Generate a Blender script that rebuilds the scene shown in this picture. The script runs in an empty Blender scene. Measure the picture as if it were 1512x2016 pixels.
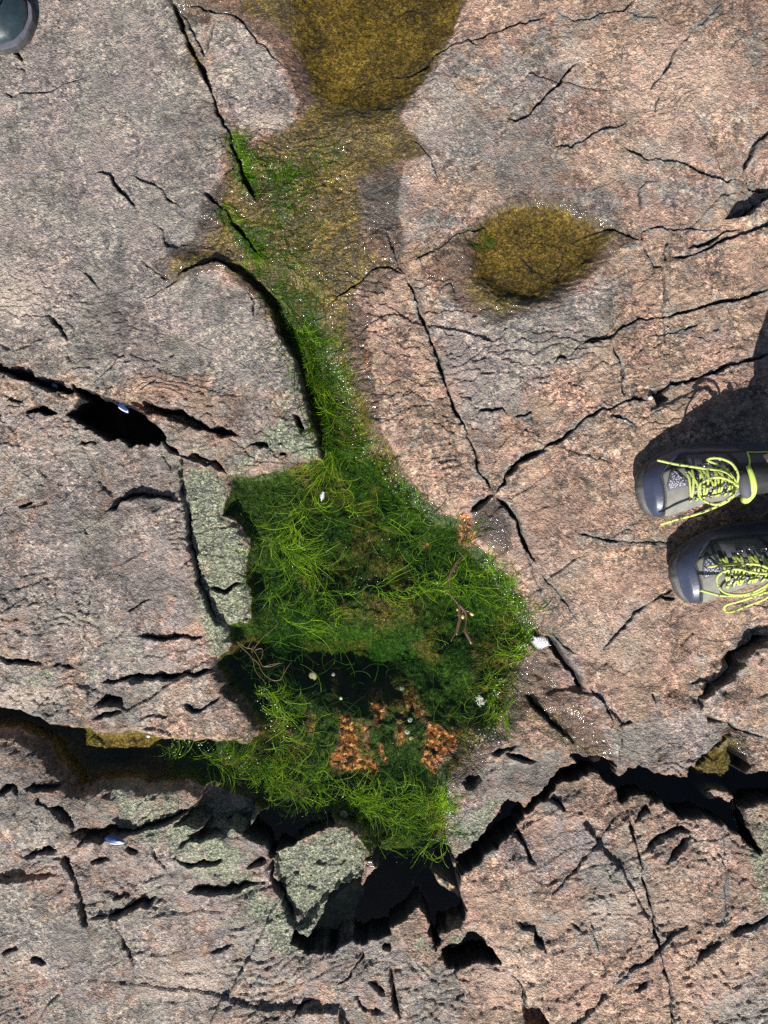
import bpy, bmesh, math, random
import numpy as np
from mathutils import Vector, Matrix
random.seed(4)
R = math.radians
SC = bpy.context.scene
COL = SC.collection

# ---------------------------------------------------------------- camera, light, exposure
MM = 0.00086            # metres of ground per photo pixel
CAMH = 1.28
W_PX, H_PX = 1512.0, 2016.0
cam_d = bpy.data.cameras.new("camera")
cam = bpy.data.objects.new("camera", cam_d)
COL.objects.link(cam)
cam.location = (0, 0, CAMH)
cam.rotation_euler = (0, 0, 0)
cam_d.sensor_fit = 'HORIZONTAL'
cam_d.angle = 2*math.atan(W_PX*MM/2/CAMH)
cam_d.clip_start = 0.02
cam_d.clip_end = 500
SC.camera = cam

SUN_EL = R(40)
SHX, SHY = 0.18, 0.984          # direction on the ground in which shadows fall
sun_d = bpy.data.lights.new("sun", 'SUN')
sun_d.energy = 5.0
sun_d.angle = R(0.5)
sun_d.color = (1.0, 0.955, 0.89)
sun = bpy.data.objects.new("sun", sun_d)
COL.objects.link(sun)
sdir = Vector((SHX*math.cos(SUN_EL), SHY*math.cos(SUN_EL), -math.sin(SUN_EL)))
sun.rotation_euler = sdir.to_track_quat('-Z', 'Y').to_euler()
sun.location = (-1, -4, 4)

world = bpy.data.worlds.new("World")
SC.world = world
world.use_nodes = True
wn = world.node_tree
wn.nodes.clear()
wo = wn.nodes.new('ShaderNodeOutputWorld')
bg = wn.nodes.new('ShaderNodeBackground')
sky = wn.nodes.new('ShaderNodeTexSky')
sky.sky_type = 'NISHITA'
sky.sun_disc = False
sky.sun_elevation = SUN_EL
sky.sun_rotation = math.atan2(-SHX, -SHY)
bg.inputs[1].default_value = 0.05
wn.links.new(sky.outputs[0], bg.inputs[0])
wn.links.new(bg.outputs[0], wo.inputs[0])
SC.view_settings.view_transform = 'Standard'
SC.view_settings.look = 'None'
SC.view_settings.exposure = 0.78
SC.view_settings.gamma = 1.0
SC.render.engine = 'CYCLES'
SC.cycles.use_denoising = False

# ---------------------------------------------------------------- tracing helpers
TILES = {'1': (0, 0), '2': (752, 0), '3': (0, 670), '4': (752, 670), '5': (0, 1336), '6': (752, 1336)}
def pts(s):
    """'3 10,20 30,40' -> photo pixels; a leading tile digit means coordinates of an enlarged tile, 0 means photo pixels"""
    out = []
    ox, oy, k = 0, 0, 1.0
    for w in s.split():
        if ',' not in w:
            if w == '0':
                ox, oy, k = 0, 0, 1.0
            else:
                ox, oy = TILES[w]
                k = 1/1.9895
            continue
        a, b = w.split(',')
        out.append((ox+float(a)*k, oy+float(b)*k))
    return np.array(out)
def w2(px, py):
    return ((px-W_PX/2)*MM, (H_PX/2-py)*MM)

# ---------------------------------------------------------------- noise
def vnoise(x, y, scale, seed):
    rs = np.random.RandomState(seed)
    N = 256
    g = rs.rand(N, N).astype(np.float32)
    fx = x/scale + 37.3
    fy = y/scale + 11.7
    ix = np.floor(fx).astype(np.int64); iy = np.floor(fy).astype(np.int64)
    tx = (fx-ix); ty = (fy-iy)
    tx = tx*tx*(3-2*tx); ty = ty*ty*(3-2*ty)
    a = g[ix % N, iy % N]; b = g[(ix+1) % N, iy % N]
    c = g[ix % N, (iy+1) % N]; d = g[(ix+1) % N, (iy+1) % N]
    return (a*(1-tx)+b*tx)*(1-ty) + (c*(1-tx)+d*tx)*ty - 0.5
def fbm(x, y, scale, seed, octv=4, gain=0.5):
    s = 0; a = 1.0; t = 0
    for o in range(octv):
        s = s + a*vnoise(x, y, scale/(2**o), seed+o*13)
        t += a; a *= gain
    return s/t*2
def facets(x, y, cell, ang, stretch, seed, tilt=1.0):
    """broken-rock relief: jittered cells, each a flat chip with its own level and tilt"""
    c, s = math.cos(ang), math.sin(ang)
    u = (x*c+y*s)/(cell*stretch); v = (-x*s+y*c)/cell
    iu = np.floor(u).astype(np.int64); iv = np.floor(v).astype(np.int64)
    rs = np.random.RandomState(seed)
    N = 128
    J = rs.rand(N, N, 5).astype(np.float32)
    best = np.full(u.shape, 1e9, np.float32)
    h = np.zeros(u.shape, np.float32)
    for du in (-1, 0, 1):
        for dv in (-1, 0, 1):
            a = (iu+du) % N; b = (iv+dv) % N
            r = J[a, b]
            cx = iu+du+r[..., 0]; cy = iv+dv+r[..., 1]
            ex = u-cx; ey = v-cy
            dd = ex*ex+ey*ey
            m = dd < best
            best = np.where(m, dd, best)
            hh = (r[..., 2]-0.5) + tilt*((r[..., 3]-0.5)*ex + (r[..., 4]-0.5)*ey)
            h = np.where(m, hh, h)
    return h
def sstep(a, b, x):
    t = np.clip((x-a)/(b-a), 0, 1)
    return t*t*(3-2*t)

# ---------------------------------------------------------------- the ground grid
STEP = 1.72             # photo pixels between vertices inside the frame
def axis(lo, hi):
    inner = np.arange(lo, hi, STEP)
    g = []; d = STEP; p = hi
    while p < hi+60000:
        d *= 1.16
        p += d; g.append(p)
    g2 = []; d = STEP; p = lo
    while p > lo-60000:
        d *= 1.16
        p -= d; g2.append(p)
    return np.concatenate([np.array(g2[::-1]), inner, np.array(g)])
gx = axis(-60, 1572); gy = axis(-60, 2076)
PX, PY = np.meshgrid(gx, gy)            # rows = y
PX = PX.astype(np.float64); PY = PY.astype(np.float64)
far = sstep(150, 3000, np.maximum(np.maximum(-PX, PX-W_PX), np.maximum(-PY, PY-H_PX)))
# natural jaggedness of every traced line
wx = 5*fbm(PX, PY, 34, 1, 3) + 3.4*fbm(PX, PY, 11, 2, 2)
wy = 5*fbm(PX, PY, 34, 3, 3) + 3.4*fbm(PX, PY, 11, 4, 2)
QX = PX + wx; QY = PY + wy

def window(P, pad):
    x0, y0 = P.min(0)-pad-8; x1, y1 = P.max(0)+pad+8
    i0, i1 = np.searchsorted(gx, [x0, x1]); j0, j1 = np.searchsorted(gy, [y0, y1])
    return slice(max(j0-1, 0), j1+1), slice(max(i0-1, 0), i1+1)
def polydist(P, sl, closed):
    X = QX[sl]; Y = QY[sl]
    best = np.full(X.shape, 1e9); side = np.zeros(X.shape); par = np.zeros(X.shape)
    n = len(P)
    seg = n if closed else n-1
    L = [0]
    for i in range(seg):
        L.append(L[-1]+math.hypot(*(P[(i+1) % n]-P[i])))
    for i in range(seg):
        a = P[i]; b = P[(i+1) % n]
        d = b-a; l2 = d[0]**2+d[1]**2+1e-9
        t = np.clip(((X-a[0])*d[0]+(Y-a[1])*d[1])/l2, 0, 1)
        dx = X-a[0]-t*d[0]; dy = Y-a[1]-t*d[1]
        dd = dx*dx+dy*dy
        m = dd < best
        best = np.where(m, dd, best)
        side = np.where(m, d[0]*dy-d[1]*dx, side)/1.0
        par = np.where(m, L[i]+t*(L[i+1]-L[i]), par)
    return np.sqrt(best), np.sign(side), par, L[-1]
def inside(P, sl):
    X = QX[sl]; Y = QY[sl]
    c = np.zeros(X.shape, bool)
    n = len(P)
    for i in range(n):
        x1, y1 = P[i]; x2, y2 = P[(i+1) % n]
        if y1 == y2: continue
        m = (Y > min(y1, y2)) & (Y <= max(y1, y2)) & (X < (x2-x1)*(Y-y1)/(y2-y1)+x1)
        c ^= m
    return c
def sdist(P, pad):
    sl = window(P, pad)
    d = polydist(P, sl, True)[0]
    return sl, np.where(inside(P, sl), d, -d)

Z = np.zeros(PX.shape)
MASK = {k: np.zeros(PX.shape) for k in ('film', 'green', 'wet', 'olive', 'orange', 'algae', 'dark', 'pale')}
smooth = np.zeros(PX.shape)      # water-worn places: less chipped

def mask(name, val, soft, s, mode='max'):
    P = pts(s) if isinstance(s, str) else s
    sl, d = sdist(P, soft)
    m = sstep(-soft, soft, d)*val
    M = smooth if name == 'smooth' else MASK[name]
    if mode == 'max': M[sl] = np.maximum(M[sl], m)
    elif mode == 'sub': M[sl] = M[sl]*(1-m)
def blob(name, x, y, rx, ry, val, ang=0):
    c, s = math.cos(ang), math.sin(ang)
    P = np.array([(x+rx*math.cos(t)*c-ry*math.sin(t)*s, y+rx*math.cos(t)*s+ry*math.sin(t)*c) for t in np.linspace(0, 6.283, 14)[:-1]])
    mask(name, val, min(rx, ry)*0.6, P)
# ================================================================ TRACED GROUND
POOL = pts("0 632,895 628,903 588,906 555,924 500,936 452,936 446,965 438,990 433,1016 456,1021 472,1041 486,1071 482,1096 480,1147 490,1179 490,1217 482,1228 447,1230 452,1272 427,1297 424,1318 445,1349 442,1356 467,1371 488,1396 503,1426 507,1441 482,1469 467,1464 432,1461 372,1461 321,1454 281,1441 231,1444 186,1446 176,1434 120,1434 100,1429 55,1406 30,1399 -60,1385 -60,1445 0,1436 30,1436 60,1451 90,1466 110,1507 130,1522 146,1552 201,1542 271,1537 281,1547 321,1544 372,1542 402,1557 437,1572 487,1587 532,1612 578,1622 668,1622 698,1632 718,1662 728,1692 745,1700 760,1712 800,1718 830,1710 855,1705 862,1690 882,1677 887,1617 882,1567 887,1537 902,1522 912,1517 930,1500 952,1460 967,1450 988,1436 1005,1400 1020,1360 1035,1310 1045,1280 1060,1260 1063,1243 1038,1205 1023,1177 1003,1142 978,1112 953,1082 935,1065 928,1040 925,1015 902,1018 862,1010 832,980 792,930 777,896 752,855 738,860 650,885")
STREAM = pts("0 430,516 470,540 505,570 530,605 545,645 558,676 578,710 594,755 600,790 608,815 620,855 632,900 660,950 745,950 745,860 732,820 715,780 690,720 672,650 655,600 620,565 570,535 500,512")
# line features: tile points | half width px, depth mm, step mm (right-hand side raised), falloff px
LINES = """
1 680,0 700,60 720,130 745,180 775,240 800,290 820,340 840,390 850,440 870,470 900,530 920,590 940,640 960,700 985,750 1010,800|3.2,16,10,60
1 700,20 740,80 770,160 800,220 815,240|2.5,6,3,20
1 850,60 840,110 820,160 805,220|2,4,0,20
1 720,20 780,30 830,50 900,60 960,100 1000,150 1010,175 1050,190 1090,240 1120,280|2,5,3,25
1 790,735 820,780 870,820 900,850 930,890 970,940 1010,990 1030,1010|2.6,10,7,40
1 545,1005 570,1040 600,1060 640,1080 685,1090|2.2,7,-6,40
1 685,1090 720,1065 770,1045 850,1030 900,1045 950,1090|3,14,9,50
1 640,1130 680,1110 700,1095|1.6,4,2,15
1 570,1175 650,1125|1.2,2,1,15
1 970,1150 990,1190 1005,1240 1015,1265|2.4,7,4,20
1 355,690 400,678 440,690 450,720 465,745 500,770 530,805 545,815|2.0,6,6,40
1 515,670 560,705 600,715 640,750 655,780 700,805 730,825|1.7,5,4,35
1 580,865 610,880 640,905 645,950 660,970 690,965 760,955|1.5,3,3,25
1 285,1070 320,1060 350,1090 390,1130 405,1150|1.7,4,4,25
1 195,1235 220,1270 250,1300 280,1340|2.2,6,5,20
1 0,365 30,370 50,385 100,375 160,375 210,365 260,335 310,310 360,290|1.4,3,3,25
1 55,190 75,215 95,245|2,6,5,14
1 60,270 90,275 115,290|1.3,3,3,14
1 1250,1215 1300,1180 1340,1150 1400,1110 1440,1075 1480,1055 1512,1050 2 50,1055 90,1090|1.8,6,3,20
2 90,1090 110,1130 140,1210 170,1280 200,1353 4 210,60 240,150 270,230 300,310 330,380 360,440 380,510 420,560 435,595|2.4,10,2,20
2 0,870 30,950 50,1000 70,1050 95,1090|1.8,5,2,20
2 110,1030 150,1010 200,985 240,960 280,930 330,905 380,895 410,885 430,850|1.8,6,3,25
2 0,290 60,275 160,260 190,225 210,205 260,180 330,165 400,145 480,120 540,100 600,95 650,85|2.2,7,3,25
2 330,165 380,180|1.8,5,3,15
2 0,425 40,425|1.6,4,3,15
1 1445,422 1512,425|1.6,4,3,15
1 1340,310 1390,320 1430,295 1512,285|1.8,4,2,15
2 0,25 60,30 120,15 200,15 240,0|1.4,3,1,15
2 665,30 690,60 740,80 790,85 840,70 890,60 940,50 965,20 970,-20|1.6,5,3,30
2 940,55 990,70 1050,80 1090,75|1.4,3,3,20
2 1315,0 1300,50 1260,100 1220,120 1190,170 1150,200 1130,240 1110,280 1080,320 1050,350 1025,380|1.9,6,2,25
2 1500,20 1460,70 1440,120 1445,170 1440,200|1.5,4,2,20
2 480,470 520,485 560,470 590,430 630,390 650,360 700,330 715,300 740,270 775,245|2.0,6,5,30
2 660,575 700,580 735,590 760,570 800,550 840,520 880,510 930,500 970,465|2.2,6,6,35
2 610,640 640,620|1.3,3,2,12
2 935,580 980,610 1030,630 1080,640 1130,640 1180,655 1230,685 1290,705 1340,715 1400,695|2.0,6,5,30
2 1400,695 1420,640 1450,590 1490,550 1540,500|3.0,9,8,35
2 1400,695 1440,740 1540,748|1.8,5,3,20
2 1020,910 1040,905 1120,905 1200,905 1290,905 1330,880|1.9,6,3,25
2 1330,870 1395,858 1440,830 1480,795 1560,750|3.5,12,26,90
2 730,960 760,930 820,910 870,900 900,910 940,920 980,940 1010,955|1.9,6,3,30
2 1010,955 1015,920 1040,905|2.2,7,2,15
2 1015,955 1030,1010 1060,1050 1090,1060 1095,1100|1.8,5,2,20
2 1090,1060 1098,1130 1092,1190 1100,1250 1100,1353|2.6,10,8,25
2 1130,930 1100,970 1095,1050|1.7,5,2,20
2 730,960 715,1000 715,1030 680,1050 640,1060 600,1055 575,1030 545,990 510,985 480,975|1.9,5,-4,25
2 510,960 570,950 600,935 650,945 700,960 725,960|1.6,4,3,20
2 780,1350 830,1330 895,1330 940,1285 1000,1260 1060,1250 1090,1250 1150,1235 1230,1210 1300,1190 1360,1180 1430,1160 1540,1135|2.0,7,4,30
2 1030,1330 1100,1310 1180,1290 1260,1260|1.5,4,3,20
2 990,850 1000,830 1010,780 1000,760 1030,720 1100,715|1.6,4,3,25
2 1065,470 1070,430 1080,400 1070,370|1.4,4,2,20
2 1110,1020 1200,1015 1290,965 1400,930 1540,880|2.2,6,6,22
2 1180,985 1260,960 1330,920 1400,900|2.4,7,7,18
2 105,540 150,570 200,640 210,690 230,735|1.5,4,2,20
2 205,1170 240,1130 265,1110 285,1140 300,1190|1.2,2,1,15
3 -60,95 0,115 60,135 110,145 160,165 210,185 260,200 310,215|7,34,16,90
3 600,330 630,360 650,400 690,440 730,465|5,22,6,40
3 520,240 600,262 700,282 770,312 800,345 850,352 930,378|6,22,8,40
3 260,200 300,200 340,210 400,225 450,235 490,245 520,245|3,20,6,50
3 520,235 560,230 610,260 700,275 760,305 790,345 830,350 900,350 940,380|3.2,12,-9,45
3 970,405 1040,405 1060,425|3,10,6,20
3 1080,400 1120,400|2,6,5,14
3 1100,440 1130,445|2.5,7,5,12
3 1145,285 1165,310 1180,340 1185,370|4,14,6,18
3 310,412 350,405 390,400|2.6,8,6,14
3 640,440 660,480 680,510|1.6,4,3,14
3 710,450 760,450 800,465 840,480 870,510 885,525|4,16,8,30
3 415,665 470,655 490,625 540,610 600,610 660,615 720,640|3.5,10,13,70
3 720,640 735,690 740,760 760,840 775,930 800,1000 820,1050 850,1100 890,1120|2.4,9,7,45
3 700,480 715,560 720,640|1.8,6,3,20
3 810,955 850,980 880,990 910,960 955,950|3.4,12,6,25
3 530,1145 600,1160 660,1170 720,1155 800,1165 820,1160|2,5,5,25
3 80,655 130,640 150,630|2.2,5,4,18
3 40,235 100,250 110,255|1.8,4,3,14
3 150,275 190,265 230,290|2.2,9,6,20
3 340,735 365,765|2.4,6,4,12
3 490,1060 560,1030 620,1000|1.3,3,2,14
3 385,1335 450,1330 500,1320 590,1318 680,1315 720,1300 770,1310 800,1290 850,1290|3.6,14,6,35
3 0,1220 60,1245 120,1255 190,1255|2.4,7,4,20
3 180,1275 240,1265 320,1275|1.5,4,3,16
3 340,190 400,140 460,90 520,30|1.1,2,1,20
3 545,205 590,175 630,140|1.6,4,2,14
3 900,530 890,590 870,640|1.6,4,2,12
4 435,600 480,560 500,500 560,460 620,430 680,400 740,350 800,300 850,275 900,265 940,240 1000,235 1050,240|2.4,9,4,30
4 1050,240 1065,200 1110,190 1200,160 1300,130 1350,100 1430,80 1540,50|2.3,8,5,30
4 340,680 400,630 440,600|5,24,6,30
4 435,600 480,650 520,700 550,780 600,890|3.4,12,3,20
4 600,890 700,1010 760,1100|1.1,2,1,12
4 480,560 530,480 590,455 650,428|3.6,12,7,30
4 895,0 910,50 935,100 940,180 945,240|2.2,8,3,20
4 350,300 390,270 450,270 475,265 490,290 510,310|2.2,6,5,25
4 510,310 560,290 600,270|1.4,3,2,14
4 880,285 920,310 970,330 990,345|2,6,5,18
4 655,110 690,70 740,60 780,20 850,10 880,20|1.5,4,3,25
4 740,745 870,780 960,790 1060,790 1160,795|1.8,5,3,25
4 860,1240 900,1180 960,1110 1000,1060 1080,1005 1150,960|1.7,6,2,20
4 1080,1005 1150,1010|2.4,7,5,14
4 630,1150 680,1190 720,1250 770,1320 790,1400|4.5,18,-12,40
4 540,780 620,1000 700,1090|1.1,2,-2,20
4 640,1130 720,1200 800,1260|1.1,2,1,12
4 1180,1353 1310,1340 1370,1290 1400,1220 1450,1190 1540,1150|2.2,8,6,30
6 1243,132 1260,80 1300,30 1340,0 4 1380,1290 1400,1225 1450,1190 1540,1150|4.5,14,15,60
6 1243,132 1290,165 1370,175 1440,215 1540,240|2.4,7,-8,40
6 950,490 980,570 1000,680 1020,780 1050,880 1060,980 1080,1080 1110,1180 1130,1353|2.6,10,2,25
6 650,470 690,480 720,510|3,9,7,18
6 500,620 530,600 560,650 600,720|4,12,8,25
6 510,910 540,950 590,960 600,1000 650,1060|3,9,6,25
6 640,840 740,745 830,650 900,560 950,510|1.5,5,2,20
6 730,930 770,965 740,930|2,6,3,12
6 800,900 820,1010 850,1050|1.5,4,2,16
6 980,560 1040,510 1060,540|2.4,8,5,14
6 1000,690 1090,610 1150,580 1210,590|3.2,10,8,25
6 1090,720 1140,650 1200,600|2.4,8,6,18
6 1340,560 1320,700 1330,850 1320,1000|1.4,4,1,20
6 1330,990 1400,960 1460,920 1540,870|2.4,8,6,25
6 700,1345 750,1320 820,1250 870,1180|2.4,9,3,20
6 870,1180 950,1110 1010,1080 1090,1010 1200,930|1.6,5,4,22
6 960,1190 1010,1170 1030,1130|1.5,4,3,14
6 1150,1130 1250,1040 1330,985|1.5,4,4,22
6 480,1130 520,1160 550,1200 555,1353|2.4,8,-6,25
6 30,1110 40,1200 60,1300 80,1353|4.2,14,4,20
6 0,1050 35,1055|3.4,10,7,14
6 480,290 540,310 600,320 620,335|3.4,10,6,16
6 430,300 480,290 545,265|2.6,8,6,16
6 790,10 830,60 870,100 900,150 915,180|2.6,8,5,18
6 915,185 1000,175|1.8,5,4,14
6 560,60 620,130 700,200 760,260|3.4,12,9,25
6 1060,60 1075,100|2,5,3,10
5 0,450 30,425 70,405 100,460|4,11,6,20
5 100,418 165,415 290,398|3,9,6,18
5 165,415 180,470 260,500 300,560 310,610|4,9,5,20
5 300,640 370,605 440,590 540,585 620,560 700,530 730,510 800,460|3.6,12,9,35
5 90,695 150,670 250,655|4.4,12,9,25
5 250,655 260,700 290,750 310,800 330,870 340,930 350,990|3.2,11,5,25
5 340,930 400,920 460,910 520,880 560,860 590,870 620,830|4.2,13,10,30
5 450,930 490,990 510,1040 530,1100 545,1140|1.7,5,2,18
5 610,640 640,700 655,750|1.8,5,3,16
5 1060,680 1070,780 1110,850 1140,930 1160,980|3,11,4,25
5 730,830 800,820 870,820 930,820 1000,800 1070,790|3,9,7,25
5 660,690 700,680 740,720 830,710 900,690|2.6,8,6,22
5 700,650 760,610 860,590 900,600|3,9,8,22
5 960,745 1010,720 1050,700|3,9,7,18
5 780,1075 860,1060 940,1040|1.6,4,4,16
5 1430,1040 1420,1090 1370,1150 1290,1195|3,9,6,18
5 980,1350 1040,1310 1100,1300 1120,1280|2.6,8,6,18
5 1160,1310 1190,1270 1240,1250|2.6,8,6,14
5 0,1070 50,1065 90,1050|2.2,6,5,16
5 110,1100 160,1098 200,1105|2,5,4,14
5 350,710 400,695 450,690|2,6,5,16
5 440,860 480,845 530,850|2,6,5,14
5 510,650 550,648 570,655|2.6,8,5,10
5 370,115 420,85 490,80|6,16,8,20
5 360,160 420,140 490,115|2.4,8,5,16
5 720,80 760,130 830,100 880,60|2.4,8,5,16
5 560,150 640,140 690,135|2,6,5,14
5 1040,1130 1060,1110|1.5,4,2,10
5 1440,1180 1512,1240|2.4,7,5,14
5 1380,1220 1430,1290 1512,1310|1.8,5,4,14
"""
# pits: name | floor z mm, wall px | polygon
PITS = """
-62,5|0 738,1672 884,1668 892,1735 722,1728
-70,8|0 60,812 78,804 95,798 115,811 130,820 140,812 150,803 162,788 150,772 145,758 170,768 201,781 226,788 246,793 261,793 271,808 296,831 316,845 324,865 322,876 301,871 296,876 271,873 258,880 236,868 216,866 201,855 182,846 166,832 133,820 110,822
-34,6|0 264,786 281,785 306,800 352,808 382,823 397,843 417,845 452,845 472,861 450,854 400,850 352,831 321,818 281,812 262,802
-14,6|0 357,896 382,896 402,904 422,911 437,926 445,934 417,923 387,911 360,905
-95,9|0 896,1690 928,1658 963,1622 998,1577 1018,1577 1033,1590 1063,1557 1094,1517 1104,1507 1124,1504 1140,1510 1124,1484 1154,1489 1194,1492 1209,1512 1217,1542 1227,1522 1254,1512 1295,1522 1325,1527 1350,1529 1375,1500 1400,1465 1440,1445 1455,1470 1475,1510 1470,1530 1490,1525 1572,1500 1572,1580 1490,1575 1465,1600 1480,1640 1492,1680 1486,1678 1460,1645 1425,1620 1410,1615 1370,1607 1335,1607 1320,1592 1280,1572 1250,1567 1227,1582 1222,1577 1214,1552 1194,1537 1170,1522 1134,1532 1104,1537 1073,1572 1048,1592 993,1647 953,1678 912,1714 895,1740
-125,10|0 728,1692 745,1700 830,1710 862,1690 890,1686 903,1718 905,1750 918,1790 907,1823 872,1838 858,1868 850,1840 838,1800 826,1775 800,1800 752,1848 740,1850 718,1858 693,1843 653,1868 603,1870 573,1852 583,1829 606,1838 628,1803 648,1758 708,1722 718,1700
-60,7|0 870,1880 872,1866 905,1850 928,1832 948,1842 973,1868 995,1903 975,1893 943,1893 883,1903
-60,6|0 482,1636 500,1600 530,1600 578,1610 650,1612 660,1626 628,1642 603,1650 575,1668 553,1670 533,1684 524,1660 505,1650
-34,5|0 352,1612 368,1596 384,1578 398,1556 408,1540 470,1560 500,1585 494,1617 480,1634 462,1622 440,1632 428,1624 402,1640 378,1637 400,1620
-24,5|0 1030,1968 1058,1970 1073,1990 1090,2030 1032,2030
-26,5|0 910,1545 918,1532 943,1530 948,1540 928,1556
-14,4|0 0,1718 25,1705 45,1705 65,1716 120,1712 100,1722 30,1735 0,1737
-12,4|0 252,1336 256,1334 295,1333 285,1342 255,1345
-12,4|0 185,1392 210,1372 245,1370 246,1386 215,1388
-18,4|0 1283,780 1290,770 1310,764 1305,785 1290,803
-12,4|0 150,1632 172,1622 200,1628 222,1619 238,1626 224,1638 206,1650 190,1640 170,1648
-12,4|0 475,1375 505,1398 509,1420 490,1410 470,1392
"""
# slabs lying higher / lower than their surroundings: dz mm, soft px | polygon
AREAS = """
13,22|0 -60,1455 60,1462 100,1480 150,1565 280,1548 400,1565 520,1622 500,1700 200,1690 -60,1600
10,25|0 330,500 440,505 520,575 590,690 620,880 560,880 480,760 400,640
-12,1.5|0 357,905 387,911 417,923 445,936 433,1016 470,1035 500,1071 500,1217 450,1235 425,1218 410,1195 400,1165 388,1135 380,1090 372,1050 367,1015 360,990 357,950
9,40|0 930,1760 1100,1560 1250,1590 1500,1650 1560,1700 1560,2060 1060,2060 1000,1900
-6,30|0 880,1700 890,1560 960,1470 1090,1500 1010,1580
8,60|0 -60,1000 200,1000 360,1000 400,1200 380,1300 -60,1300
7,40|0 1000,880 1200,790 1560,700 1560,1200 1400,1200 1200,1150
-14,4|0 540,1680 648,1632 690,1632 712,1672 714,1716 665,1750 630,1775 608,1820 585,1828 555,1760
-5,18|0 1000,1300 1080,1250 1160,1370 1210,1490 1130,1490 1080,1450 1000,1420
-6,40|0 580,-60 900,-60 860,100 800,190 740,230 640,220 590,120
"""
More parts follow.
